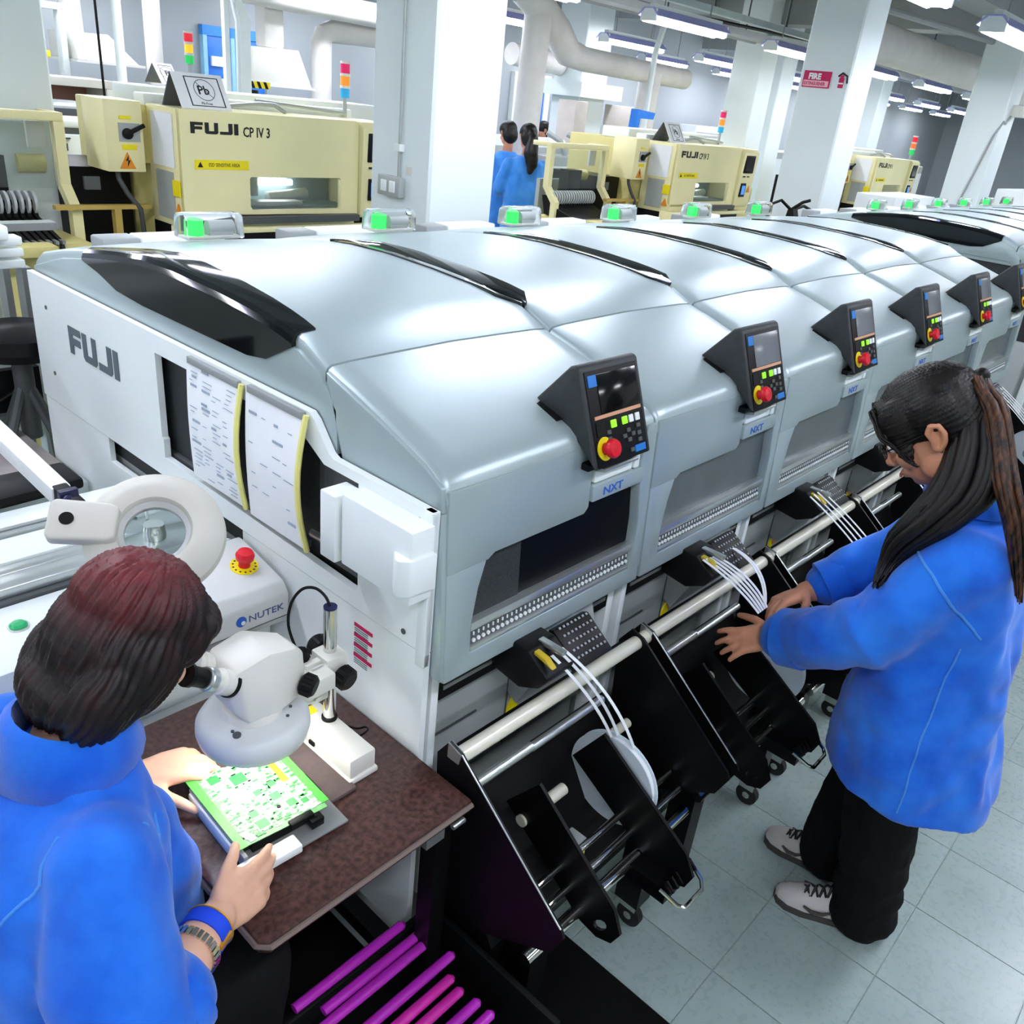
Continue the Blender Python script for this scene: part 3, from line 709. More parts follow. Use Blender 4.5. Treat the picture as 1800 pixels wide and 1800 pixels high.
# ================================================================ stereo microscope
t = thing('stereo_microscope', 'off-white stereo microscope with round ring light on a chrome pole stand', 'microscope', (-.12, .155, TZ))
MB().b2(-.345, -.165, .012, .235, TZ, TZ + .010).build('base_plate', mat('grey_mat', (92, 78, 76), .6, 0, .1, 60), t, bev=.004)
MB().b2(-.172, -.104, .026, .215, TZ, TZ + .012).build('base_foot', offwhite, t, bev=.003)
MB().b2(-.168, -.108, .030, .21, TZ + .012, TZ + .055).build('base_housing', offwhite, t, bev=.004)
MB().b2(-.172, -.168, .17, .185, TZ + .02, TZ + .035).b2(-.172, -.168, .14, .155, TZ + .02, TZ + .028).build('switch', black, t)
MB().b2(-.162, -.128, .186, .208, TZ + .055, TZ + .0562).build('caution_label', yellow, t)
px, py = -.1225, .156
MB().cyl((px, py, TZ + .055), (px, py, 1.068), .0125, None, 24).build('pole', chrome, t)
MB().cyl((px, py, 1.066), (px, py, 1.070), .0127, None, 24).build('pole_cap', mat('dark_blue_cap', (25, 28, 70), .3), t); MB().lathe([(.0125, 0), (.0155, 0), (.0155, .006), (.0125, .006)], (px, py, TZ + .055), (0, 0, 1), 24).build('pole_collar', black, t)
MB().b2(px - .026, px + .022, py - .028, py + .024, .905, .972).build('focus_clamp', offwhite, t, bev=.004)
MB().b2(px - .062, px - .024, py - .030, py - .018, .890, .965).b2(px - .058, px - .022, py - .008, py + .006, .92, .965).b2(px - .085, px - .05, py - .03, py + .006, .895, .955).build('focus_arm', offwhite, t, bev=.003)
def knob(a, b, r, name='focus_knob'):
    a = V(a); b = V(b); k = MB(); k.lathe([(0, 0), (r * .8, 0), (r, .12 * (b - a).length), (r, .85 * (b - a).length), (r * .8, (b - a).length), (0, (b - a).length)], a, b - a, 20)
    for i in range(14):
        x, y, d = basis(b - a); u = x * math.cos(i * .4488) + y * math.sin(i * .4488); k.cyl(a + u * r * .97 + (b - a) * .15, a + u * r * .97 + (b - a) * .82, .0022, None, 5)
    k.build(name, black, t)
knob((px + .0, py - .030, .935), (px + .004, py - .058, .930), .022); knob((px + .004, py + .026, .955), (px + .004, py + .055, .96), .021)
knob((px - .055, py + .012, .965), (px - .05, py + .034, .972), .018, 'zoom_knob')
knob((-.235, .085, .995), (-.222, .062, .990), .019, 'zoom_knob')
bx, by = -.310, .120
# zoom head: faceted body, axis towards the sitter (-x)
def ringp(pts): return [V(p) for p in pts]
secs = [[(bx - .052, by - .030, .992), (bx - .052, by + .030, .992), (bx - .066, by + .026, 1.045), (bx - .066, by - .026, 1.045)],
        [(bx - .035, by - .046, .968), (bx - .035, by + .046, .968), (bx - .050, by + .044, 1.078), (bx - .050, by - .044, 1.078)],
        [(bx + .020, by - .052, .968), (bx + .020, by + .052, .968), (bx + .010, by + .046, 1.090), (bx + .010, by - .046, 1.090)],
        [(bx + .072, by - .040, .972), (bx + .072, by + .040, .972), (bx + .068, by + .032, 1.068), (bx + .068, by - .032, 1.068)],
        [(bx + .092, by - .024, .985), (bx + .092, by + .024, .985), (bx + .090, by + .020, 1.045), (bx + .090, by - .020, 1.045)]]
MB().loft(secs).build('zoom_head', offwhite, t, bev=.006, ang=25)
MB().b2(bx + .02, bx + .16, by - .02, by + .02, .93, .965).lathe([(.0, 0), (.050, 0), (.050, .026), (.0, .026)], (bx, by, .945), (0, 0, 1), 40).build('head_mount', offwhite, t, bev=.003)
for dy, ln in ((-.028, 1.0), (.030, 1.0)):
    a = V((bx - .050, by + dy, 1.050)); d = V((-.80, -.05, .60)).normalized()
    tb = MB().lathe([(.0, 0), (.021, 0), (.021, .030), (.017, .032), (.017, .048), (.0, .048)], a, d, 24).build('eyepiece_tube', offwhite, t)
    MB().lathe([(.0195, .004), (.0235, .004), (.0235, .010), (.0195, .010)], a, d, 24).build('black_ring', black, tb)
    MB().lathe([(.0, .045), (.0195, .045), (.0195, .056), (.018, .058), (.018, .062), (0, .062)], a, d, 24).build('chrome_collar', alu, tb)
    MB().lathe([(.0, .060), (.0155, .060), (.016, .086), (.0185, .090), (.0185, .098), (.012, .098), (0, .094)], a, d, 24).build('eyecup', black, tb)
ro = V((bx + .001, by, .925)); rd = V((0, 0, 1))
MB().lathe([(.045, -.020), (.083, -.026), (.092, -.018), (.096, -.002), (.095, .010), (.088, .022), (.078, .027), (.046, .029), (.046, .018), (.045, -.02)], ro, rd, 56).build('ring_light', mat('ring_grey', (205, 210, 208), .35), t)
MB().lathe([(.050, -.0205), (.078, -.0275), (.080, -.024), (.05, -.018)], ro, rd, 40).build('ring_tube', mat('ring_glow', (250, 252, 255), .3, emit=3.0), t)
sc = MB()
for a in (3.6, 5.3, 5.7): sc.cyl(ro + V((.062 * math.cos(a), .062 * math.sin(a), .026)), ro + V((.062 * math.cos(a), .062 * math.sin(a), .030)), .003, None, 8)
sc.cyl(ro + V((-.055, -.040, .026)), ro + V((-.055, -.040, .031)), .007, None, 12).build('ring_screw', dgrey, t)
pts = [(px, py, 1.066), (px - .002, py + .012, 1.085), (px - .012, py + .03, 1.098), (px - .03, py + .045, 1.095), (px - .05, py + .05, 1.07), (px - .06, py + .045, 1.03), (px - .055, py + .03, .985), (px - .05, py + .02, .97)]
MB().tube(smooth_line(pts), .0028, 8).build('lamp_cable', black, t)
pts = [(px + .02, py + .03, .86), (px + .035, py + .03, .82), (px + .04, py + .045, .785), (px + .03, py + .05, .762), (px + .055, py - .01, .76), (px + .062, py - .035, .775), (px + .052, py - .055, .785), (px + .035, py - .045, .772), (px + .04, py - .02, .761)]
MB().tube(smooth_line(pts), .0022, 8).build('loose_cable', black, t)
l = bpy.data.lights.new('ring_lamp', 'AREA'); l.shape = 'DISK'; l.size = .15; l.energy = .45; l.color = (1, .97, .9)
o = bpy.data.objects.new('ring_lamp', l); COL.objects.link(o); o.location = (ro.x, ro.y, ro.z - .032)

# ================================================================ circuit board on its carrier
t = thing('carrier_tray', 'grey metal carrier tray with white corner blocks under the green board', 'tray', (-.32, .09, TZ + .013))
RZ = Matrix.Translation((-.325, .085, 0)) @ Matrix.Rotation(math.radians(-3), 4, 'Z')
MB().b2(-.086, .104, -.124, .100, .762, .767, M=RZ).build('tray_plate', mat('tray_grey', (150, 152, 150), .3, .4), t, bev=.004)
MB().b2(-.086, -.078, -.105, .09, .767, .790, M=RZ).build('tray_rim', grey, t, bev=.002)
MB().b2(-.090, -.058, -.070, .085, .757, .786, M=RZ).build('edge_block', white, t, bev=.003)
MB().b2(-.100, .005, -.135, -.104, .767, .784, M=RZ).build('edge_block', white, t, bev=.003)
for (x, y) in ((.080, -.03), (-.07, -.055), (.05, -.085)): MB().b2(x - .012, x + .012, y - .026, y + .026, .775, .792, M=RZ).cyl(RZ @ V((x, y - .015, .792)), RZ @ V((x, y - .015, .794)), .004).build('clamp', black, t, bev=.002)
MB().b2(-.06, .06, -.085, .08, .767, .786, M=RZ).build('support_block', black, t)
pcb_g = mat('pcb_green', (112, 168, 108), .35, 0, .2, 60); pcb_w = mat('pcb_pad', (188, 206, 186), .4); pcb_d = mat('pcb_dark_green', (48, 140, 66), .4)
b = thing('circuit_board', 'green circuit board full of pads and square chip outlines on grey tray', 'circuit board', (-.325, .085, .79))
bd = MB().prism([(-.076, -.088), (.078, -.096), (.090, .062), (.078, .076), (-.05, .100), (-.06, .116), (-.078, .116)], 'z', .792, .7936, M=RZ).build('board', pcb_g, b)
for xa, xb, ya, yb in ((-.085, -.070, -.09, .11), (.074, .088, -.085, .07)): MB().b2(xa, xb, ya, yb, .7936, .7950, M=RZ).build('edge_rail', mat('pcb_bright', (84, 176, 72), .35), b)
MB().b2(.048, .060, .0, .066, .7936, .7952, M=RZ).build('copper_strip', orange, b)
rnd = random.Random(4)
chips = [(-.045, .078, .026), (.02, -.02, .024), (.035, -.05, .022), (-.01, .055, .034), (-.03, -.035, .020), (.03, .01, .018), (-.028, -.062, .026), (.055, -.06, .016), (0, .005, .018)]
for (x, y, s) in chips:
    c = MB().b2(x - s / 2, x + s / 2, y - s / 2, y + s / 2, .7936, .7946, M=RZ).build('chip_pad', pcb_w, b)
    MB().b2(x - s * .38, x + s * .38, y - s * .38, y + s * .38, .7936, .7949, M=RZ).build('chip_core', pcb_d, c)
m = MB()
for k in range(560):
    x = rnd.uniform(-.066, .072); y = rnd.uniform(-.082, .098); a = rnd.choice((.002, .003, .006, .009)); c_ = rnd.choice((.0015, .002, .004))
    m.b2(x - a, x + a, y - c_, y + c_, .7936, .7942 + rnd.random() * .0004, M=RZ)
tag(m.build('pads', pcb_w, b), kind='stuff')
m = MB()
for k in range(150):
    x = rnd.uniform(-.066, .072); y = rnd.uniform(-.082, .098); a = rnd.choice((.002, .003, .005)); m.b2(x - a, x + a, y - .002, y + .002, .7936, .7946, M=RZ)
tag(m.build('components', pcb_d, b), kind='stuff')
MB().cyl(RZ @ V((.012, -.046, .7936)), RZ @ V((.012, -.046, .7962)), .0035, None, 12).build('hole_plug', black, b)
MB().b2(.005, .05, -.1, -.086, .786, .798, M=RZ).build('connector', black, b, bev=.002)

# ================================================================ feeding conveyor with the stop button
t = thing('board_conveyor', 'white board-feeding conveyor with silver rails and green start button', 'conveyor', (-.6, .7, 0))
MB().b2(-1.5, -.03, .50, .72, .70, .930).build('front_cabinet', white, t, bev=.006)
MB().b2(-1.5, -.028, .46, 1.02, .12, .70).build('lower_cabinet', white, t, bev=.004)
MB().b2(-1.5, -.028, .74, .80, .90, .955).b2(-1.5, -.028, .81, .85, .90, .948).build('front_rail', alu, t, bev=.003)
MB().b2(-1.5, -.028, .72, .74, .85, .935).build('rail_slot', dgrey, t)
MB().b2(-1.5, -.028, .85, .955, .90, .953).build('white_guard', white, t, bev=.004)
for y in (.965, .985): MB().b2(-1.5, -.028, y, y + .012, .93, .958).build('rear_rail', alu, t, bev=.002)
MB().b2(-1.5, -.028, 1.0, 1.10, .90, .945).build('rear_guard', white, t, bev=.003)
MB().tube([(-.14, .82, .957), (-.13, .84, .962), (-.15, .86, .962), (-.165, .84, .96), (-.15, .83, .958)], .0025, 6).cyl((-.15, .78, .955), (-.15, .78, .972), .014).build('lens_clutter', chrome, t)
g = MB().lathe([(0, 0), (.016, 0), (.016, .006), (.012, .010), (0, .011)], (-.498, .632, .930), (0, 0, 1), 24).build('start_button', green, t)
MB().lathe([(.012, 0), (.019, 0), (.019, .004), (.012, .004)], (-.498, .632, .930), (0, 0, 1), 24).build('button_ring', alu, g)
bx_ = MB().prism([(.425, .875), (.425, .930), (.445, .955), (.60, .985), (.62, .985), (.62, .875)], 'x', -.235, -.030).build('control_box', mat('box_grey', (206, 208, 205), .4), t, bev=.006, seg=3)
MB().b2(-.235, -.030, .43, .60, .862, .872).build('box_rail', alu, bx_)
BM = plane((-.13, .4245, .885), (1, 0, 0), (0, 0, 1))
MB().add(text_mesh('NUTEK', .022, sx=1.2), plane((-.1315, .4243, .896), (1, 0, .0), (0, 0, 1))).build('lettering', blue_t if False else mat('grey_blue_ink', (70, 95, 140), .5), bx_)
MB().lathe([(0, 0), (.012, 0), (.012, .0012), (0, .0012)], (-.148, .4246, .904), (0, -1, 0), 24).build('round_logo', blue_t, bx_)
MB().lathe([(0, 0), (.005, 0), (.005, .0018), (0, .0018)], (-.144, .4246, .900), (0, -1, 0), 16).build('logo_cut', white, bx_)
SN = V((0, -.19, .98)).normalized(); SO = V((-.080, .520, .9695))
MB().lathe([(0, 0), (.030, 0), (.030, .003), (0, .003)], SO, SN, 32).build('yellow_disc', yellow, bx_)
rt_ = MB()
for k in range(14):
    a = k * .449; x_, y_, _ = basis(SN); rt_.box(SO + (x_ * math.cos(a) + y_ * math.sin(a)) * .024 + SN * .003, (.004, .004, .001))
rt_.build('ring_print', ink, bx_)
MB().lathe([(0, .003), (.013, .003), (.012, .020), (.019, .022), (.0205, .032), (.016, .040), (0, .042)], SO, SN, 28).build('stop_button', red, bx_)
MB().prism([(.62, .90), (.62, .985), (.70, .96), (.70, .90)], 'x', -.2, -.05).b2(-.16, -.11, .62, .66, .96, .99).build('rear_hump', mat('hump_grey', (200, 206, 203), .4), bx_, bev=.004)

# ================================================================ ring magnifier on its arm
t = thing('magnifier_lamp', 'big round off-white magnifier lamp on a folding arm behind the sitter', 'lamp', (-.37, .3, 1.23))
mc = V((-.362, .312, 1.228)); view = (CAM - mc).normalized(); mn = V((-.30, -.52, .80)).normalized()
lampm = mat('lamp_ivory', (200, 198, 188), .42, 0, .03, 8)
MB().lathe([(.056, .012), (.060, .019), (.077, .024), (.098, .019), (.110, .006), (.112, -.010), (.101, -.023), (.072, -.028), (.056, -.020)], mc, mn, 64, closed=True).build('ring_housing', lampm, t)
MB().lathe([(.048, .004), (.058, .012), (.058, -.012), (.048, -.006)], mc, mn, 48, closed=True).build('lens_rim', mat('rim_grey', (190, 192, 190), .35), t)
MB().lathe([(0, .004), (.03, .003), (.049, 0), (.03, -.003), (0, -.004)], mc, mn, 48).build('lens', mat('lens_glass', (225, 235, 235), .02, 0, 0, trans=1.0, ior=1.12), t)
x_ = V((-.80, .58, .08)); x_ = (x_ - mn * x_.dot(mn)).normalized(); y_ = mn.cross(x_)
HM = Matrix(((x_.x, y_.x, mn.x, mc.x), (x_.y, y_.y, mn.y, mc.y), (x_.z, y_.z, mn.z, mc.z), (0, 0, 0, 1)))
MB().prism([(.054, -.028), (.068, -.034), (.150, -.036), (.157, -.028), (.157, .028), (.150, .036), (.068, .034), (.054, .028)], 'z', .012, .038, M=HM).build('hinge_cover', lampm, t, bev=.006, seg=3)
MB().cyl(HM @ V((.128, 0, .038)), HM @ V((.128, 0, .040)), .011, None, 20).build('hinge_cap', black, t)
MB().cyl(HM @ V((.138, -.034, .02)), HM @ V((.138, -.052, .02)), .010, .006, 12).box(HM @ V((.138, -.054, .02)), (.03, .012, .014)).build('wing_knob', mat('navy_knob', (20, 24, 60), .4), t, bev=.002)
a0 = HM @ V((.168, .0, .0)); a0 = V((-.439, .446, 1.253)); a1 = V((-.452, .712, 1.29)); d = (a1 - a0).normalized()
q = d.to_track_quat('X', 'Z').to_matrix().to_4x4()
AM = Matrix.Translation(a0) @ q
MB().b2(.03, .9, -.016, .016, -.016, .016, M=AM).build('arm', mat('arm_white', (228, 230, 228), .35), t, bev=.003)
MB().b2(-.03, .04, -.013, .013, -.018, .018, M=AM).build('arm_joint', black, t, bev=.004)

tag(recentre(MB().b2(-1.3, .40, -.80, .445, .0005, .012).build('shade_mat', mat('shade_mat_black', (9, 9, 11), .8, 0, .2, 40, spec=.15), None, bev=.004, seg=1)), 'black mat put in for the floor shade under the brown table', 'mat')  # added black sheet stands in for shade on the floor under the table
# ================================================================ black bin with magenta slats
t = thing('slat_crate', 'black crate of magenta slats on the floor in front of the table', 'crate', (-.24, -.2, 0))
MB().b2(-.42, .02, -.40, -.03, .0, .02).b2(-.42, -.405, -.40, -.03, .02, .34).b2(.005, .02, -.40, -.03, .02, .34).b2(-.42, .02, -.05, -.03, .02, .34).build('crate_body', black, t, bev=.003)
mag = mat('magenta_plastic', (178, 36, 178), .35, 0, .06, 6)
mag2 = mat('pink_plastic', (205, 40, 160), .35, 0, .06, 6)
sl = [((525, 1775), (706, 1626)), ((578, 1772), (752, 1630)), ((585, 1792), (752, 1655)), ((655, 1797), (793, 1679)), ((700, 1800), (792, 1720)), ((745, 1800), (808, 1742)), ((792, 1800), (838, 1762)), ((842, 1800), (862, 1783))]
def at(u, v, ax, val):
    d = fw + (u - 900) / F_PX * R2 - (v - 900) / F_PX * U2
    return CAM + d * ((val - CAM[ax]) / d[ax])
for k, (a, b_) in enumerate(sl):
    p = at(*b_, 2, .36); q = V((max(-.40, p.x - .265), p.y, .36))
    s_ = MB().tube([q, q * .5 + p * .5, p, p + V((.006, 0, -.002))], [.0105, .0115, .0105, .006], 12, flat=.8).build('slat', mag2 if k in (4, 5) else mag, t)
# ================================================================ people
def fract(p, s): return noise.fractal(V(p) * s, 1.0, 2.0, 4)
def hand(mb, w_, d, s, n, sc=1.0, curl=(.35, .5, .45), spread=.10, thumb=(.55, .75, .25), curls=None):
    """five-fingered hand: w_ wrist, d towards the fingers, s towards the thumb, n out of the palm"""
    w_ = V(w_); d = V(d).normalized(); s = V(s); s = (s - d * s.dot(d)).normalized(); n2 = d.cross(s)
    n = n2 if n2.dot(V(n)) > 0 else -n2
    for k, o in enumerate((.026, .009, -.009, -.025)):                     # palm as metacarpal rays
        chain(mb, [(*(w_ + s * o * .55 * sc), .015 * sc), (*(w_ + d * .045 * sc + s * o * .85 * sc), .0155 * sc), (*(w_ + d * .080 * sc + s * o * sc), .0125 * sc)], 10)
    chain(mb, [(*(w_ + n * .004 * sc), .020 * sc), (*(w_ + d * .05 * sc + n * .005 * sc), .017 * sc)], 10)
    tips = []
    for k, (o, L_) in enumerate(((.027, .068), (.009, .076), (-.009, .070), (-.026, .054))):
        p = w_ + d * (.082 - .004 * abs(k - 1)) * sc + s * o * sc; a = 0.0; pts = [(*p, .0105 * sc)]
        cc = curls[k] if curls else curl; dd = (d + s * spread * (1.2 - .8 * k)).normalized()
        for j, fr in enumerate((.45, .31, .24)):
            a += cc[j]; v = dd * math.cos(a) + n * math.sin(a); p = p + v * L_ * fr * sc; pts.append((*p, (.0092, .0084, .0070)[j] * sc))
        chain(mb, pts, 10); tips.append(p)
    p0 = w_ + d * .018 * sc + s * .026 * sc; v = (d * thumb[0] + s * thumb[1] + n * thumb[2]).normalized(); v2 = (v * .75 + d * .35 + n * .12).normalized()
    p1 = p0 + v * .040 * sc; p2 = p1 + v2 * .030 * sc; p3 = p2 + (v2 * .9 + n * .2).normalized() * .024 * sc
    chain(mb, [(*(w_ + d * .01 * sc + s * .012 * sc), .014 * sc), (*p0, .0145 * sc), (*p1, .0115 * sc), (*p2, .0100 * sc), (*p3, .0080 * sc)], 10)
    return tips, p3
def head(mb, HC, e, sc=1.0):
    R = rotm(e)
    def H(a, b, c): return HC + (R @ V((a, b, c))) * sc
    def el(a, b, c, r, e2=None): mb.ell(H(a, b, c), tuple(q * sc for q in r), e, 18)
    el(-.010, 0, .030, (.094, .075, .082)); el(.012, 0, -.02, (.076, .066, .080)); el(.042, 0, -.060, (.046, .048, .050)); el(.062, 0, -.086, (.022, .024, .020))
    for sgn in (1, -1):
        el(.060, .034 * sgn, -.030, (.028, .026, .026)); el(.010, .052 * sgn, -.060, (.040, .016, .036)); el(.080, .030 * sgn, .022, (.012, .022, .008))
        el(.074, .030 * sgn, .004, (.014, .016, .012))
    chain(mb, [(*H(.088, 0, .008), .009 * sc), (*H(.106, 0, -.030), .0125 * sc)], 10)
    for sgn in (1, -1): el(.098, .012 * sgn, -.034, (.011, .009, .009))
    el(.088, 0, -.060, (.012, .022, .0055)); el(.086, 0, -.070, (.012, .019, .006))
    return H
def ear(mb, H, sgn, e, sc=1.0):
    pts = [(.000, .072, -.022), (-.004, .078, -.006), (-.002, .084, .014), (-.014, .088, .026), (-.028, .087, .020), (-.032, .084, .000), (-.024, .079, -.018), (-.010, .075, -.030), (.0, .072, -.026)]
    chain(mb, [(*H(a, (b + .006) * sgn, c), .0062 * sc) for a, b, c in pts], 8)
    mb.ell(H(-.015, .076 * sgn, .003), (.017 * sc, .007 * sc, .026 * sc), e, 12)
def rings(mb, secs, n=28):
    rows = []
    for (cx, cy, z, rx, ry, yw) in secs:
        c, s = math.cos(yw), math.sin(yw); row = []
        for k in range(n):
            t_ = 2 * math.pi * k / n; a = rx * math.copysign(abs(math.cos(t_)) ** .85, math.cos(t_)); b = ry * math.copysign(abs(math.sin(t_)) ** .85, math.sin(t_))
            row.append((cx + a * c - b * s, cy + a * s + b * c, z))
        rows.append(row)
    mb.loft(rows)
def wrinkle(amp, zs=(9, 9, 5), folds=()):
    def f(co, n):
        p = V((co.x * zs[0], co.y * zs[1], co.z * zs[2]))
        r = amp * (noise.noise(p) + .5 * noise.noise(p * 2.3) + .25 * noise.noise(p * 5.1))
        for (c, rad, d, k, am) in folds:                                   # gathered folds near the joints
            v = co - V(c); w_ = math.exp(-(v.length / rad) ** 2)
            if w_ > .02: r += am * w_ * math.sin(v.dot(V(d)) * k + 2 * noise.noise(co * 14))
        return r
    return f

# ---------------------------------------------------------------- the sitter at the microscope
P1 = thing('person', 'person with short reddish-black hair in blue jacket, seated at the microscope', 'person', (-.68, .08, 0))
e1 = (0, .66, -.02); HC1 = V((-.497, .108, 1.196))
mb = MB(); H1 = head(mb, HC1, e1, .94)
for s_ in (1, -1): ear(mb, lambda a, b, c: H1(a, b * .82, c), s_, e1, .8)
chain(mb, [(*H1(-.035, 0, -.055), .056), (-.600, .105, 1.07, .054), (-.625, .10, 1.02, .06)])
rings(mb, [(-.70, .09, .46, .10, .15, 0), (-.70, .09, .60, .10, .145, 0), (-.665, .09, .80, .10, .145, 0), (-.645, .095, .94, .10, .165, 0), (-.64, .10, 1.02, .06, .10, 0)])
chain(mb, [(-.64, -.06, .97, .062), (-.665, -.175, .80, .048), (-.560, -.124, .815, .036), (-.512, -.098, .808, .029)])
chain(mb, [(-.63, .25, .97, .062), (-.61, .335, .80, .048), (-.50, .272, .805, .035), (-.462, .253, .800, .028)])
chain(mb, [(-.68, .01, .50, .085), (-.42, .00, .51, .068), (-.44, .00, .10, .045)]); chain(mb, [(-.68, .17, .50, .085), (-.42, .18, .51, .068), (-.44, .18, .10, .045)])
# right hand: thumb on the carrier block, fingers below it
hand(mb, (-.512, -.098, .808), (.95, .26, -.16), (-.10, .48, .86), (-.2, .85, -.48), 1.0, curls=((.10, .18, .12), (.16, .25, .15), (.22, .3, .2), (.3, .35, .25)), thumb=(.86, .46, .32), spread=.05)
# left hand: fingertips on the board edge, thumb at the near side
hand(mb, (-.462, .253, .800), (.78, -.30, .06), (-.35, -.80, -.1), (.1, -.2, -.95), 1.0, curls=((.35, .55, .35), (.30, .5, .35), (.35, .5, .35), (.45, .6, .4)), spread=.16, thumb=(.55, .75, .15))
for (x, y) in ((-.44, .00), (-.44, .18)): chain(mb, [(x, y, .06, .04), (x + .13, y, .035, .03)])
remesh(mb, 'body', skin1, .0042, P1, 3)
# jacket
mb = MB()
rings(mb, [(-.71, .09, .40, .17, .215, 0), (-.71, .09, .55, .165, .205, 0), (-.69, .09, .72, .155, .20, 0), (-.665, .09, .88, .145, .205, 0), (-.65, .095, .97, .135, .20, 0), (-.635, .10, 1.025, .105, .15, 0), (-.615, .103, 1.055, .080, .095, 0), (-.606, .104, 1.068, .066, .072, 0)], 36)
chain(mb, [(-.645, -.055, .985, .078), (-.675, -.135, .88, .085), (-.675, -.190, .795, .082), (-.645, -.175, .80, .074), (-.622, -.163, .803, .066)], 18)
chain(mb, [(-.635, .245, .985, .078), (-.63, .315, .88, .080), (-.60, .335, .80, .072), (-.54, .300, .805, .056), (-.512, .283, .808, .050)], 18)
chain(mb, [(-.62, .05, 1.0, .08), (-.56, .06, .90, .07), (-.53, .06, .78, .075), (-.54, .08, .62, .09)], 18)
fl = [((-.66, -.17, .83), .09, (.5, .3, .9), 95, .0035), ((-.60, -.02, .93), .12, (.4, .8, -.5), 70, .006), ((-.68, .0, .70), .16, (.1, .5, 1), 52, .007)]
jk = remesh(mb, 'jacket', jacket_m, .0065, P1, 22, wrinkle(.0085, (7, 7, 5), fl))
# collar and seams
rows = []
for k in range(25):
    a = 2 * math.pi * k / 24; c, s_ = math.cos(a), math.sin(a)
    rows.append([(-.602 + c * .062, .104 + s_ * .066, 1.075), (-.602 + c * .066, .104 + s_ * .072, 1.116 - .016 * c), (-.605 + c * .078, .104 + s_ * .085, 1.108 - .014 * c), (-.610 + c * .100, .104 + s_ * .112, 1.056 + .004 * c)])
m = MB(); m.grid(rows); cl = m.build('collar', jacket_m, P1); sd = cl.modifiers.new('s', 'SOLIDIFY'); sd.thickness = .005
m = MB().tube(hug(jk, P1, [at(2, 1628, 2, .93), at(45, 1588, 2, .97), at(100, 1548, 2, 1.0), at(160, 1517, 2, 1.0), at(228, 1490, 2, .97), at(238, 1440, 2, .98)], n=8), .0022, 6)
m.build('shoulder_seam', jacket_d, P1)
for (c, d, r) in (((-.625, -.164, .803), (.80, .42, .05), .067), ((-.514, .284, .808), (.80, -.45, 0), .050)):
    MB().lathe([(r - .012, .010), (r + .004, .012), (r + .005, -.022), (r - .010, -.026)], c, d, 28, closed=True).build('cuff', jacket_m, P1)
MB().prism([(-.575, .80), (-.545, .82), (-.535, .74), (-.555, .66), (-.575, .70)], 'y', -.005, .004).build('jacket_flap', jacket_d, P1)
# trousers
mb = MB(); chain(mb, [(-.70, .02, .49, .105), (-.42, .00, .51, .085), (-.44, .00, .12, .06)]); chain(mb, [(-.70, .16, .49, .105), (-.42, .18, .51, .085), (-.44, .18, .12, .06)])
remesh(mb, 'trousers', trous, .010, P1, 5, wrinkle(.004))
for (x, y) in ((-.44, .00), (-.44, .18)): MB().ell((x + .05, y, .035), (.13, .045, .035)).build('shoe', black, P1)
# hair: a full bob, dyed towards the crown
hm1 = hair_mat('dyed_hair', (16, 10, 12), (46, 20, 24), (7, 7, 1.2), (1.245, 1.325, (116, 42, 46)))
mb = MB()
def he(a, b, c, r, tilt=0): mb.ell(H1(a * .95, b * .95, c * .95), tuple(q * .87 for q in r), (e1[0], e1[1] + tilt, e1[2]), 24)
he(-.018, 0, .045, (.114, .100, .094)); he(-.056, 0, -.02, (.074, .102, .102)); he(-.062, 0, -.072, (.055, .098, .072))
he(-.012, -.076, -.030, (.062, .034, .092)); he(-.012, .076, -.030, (.062, .034, .092)); he(-.045, -.080, -.085, (.060, .036, .075)); he(-.045, .080, -.085, (.060, .036, .075)); he(.062, 0, .062, (.050, .078, .040))
he(-.064, 0, -.114, (.056, .096, .058)); he(-.045, -.055, -.115, (.050, .050, .050)); he(-.045, .055, -.115, (.050, .050, .050)); he(.045, -.060, .030, (.040, .026, .045)); he(.045, .060, .030, (.040, .026, .045))
CR = H1(-.03, 0, .125)
def strand(co, n):
    v = co - CR; a = math.atan2((v).dot(rotm(e1) @ V((0, 1, 0))), v.dot(rotm(e1) @ V((1, 0, 0))))
    return .0022 * math.sin(a * 46 + 3 * noise.noise(co * 18)) + .0016 * math.sin(a * 21 + 1 + 2 * noise.noise(co * 9)) + .003 * noise.noise(co * 14)
remesh(mb, 'hair', hm1, .0042, P1, 4, strand)
# wristband with brass edge and a metal watch strap on the right wrist
wd = V((.87, .48, -.10)).normalized()
wb = V((-.536, -.110, .812))
MB().lathe([(.0335, -.013), (.0365, -.013), (.0365, .013), (.0335, .013)], wb, wd, 30, closed=True).build('wrist_band', mat('band_blue', (15, 70, 215), .6), P1)
MB().box(wb + V((.012, -.033, .004)), (.028, .008, .010), (0, 0, .45)).lathe([(.036, .011), (.0378, .011), (.0378, .014), (.036, .014)], wb, wd, 30, closed=True).build('band_buckle', mat('brass', (225, 165, 60), .3, .6), P1, bev=.001)
ws = V((-.565, -.127, .814)); m = MB(); x_, y_, _ = basis(wd)
for k in range(30):
    a = 2 * math.pi * k / 30; u = x_ * math.cos(a) + y_ * math.sin(a); tg = wd.cross(u); q = Matrix(((tg.x, wd.x, u.x, 0), (tg.y, wd.y, u.y, 0), (tg.z, wd.z, u.z, 0), (0, 0, 0, 1)))

    m.box((0, 0, 0), (.0060, .013, .0035), None, Matrix.Translation(ws + u * .0385) @ q)
m.build('watch_strap', chrome, P1)
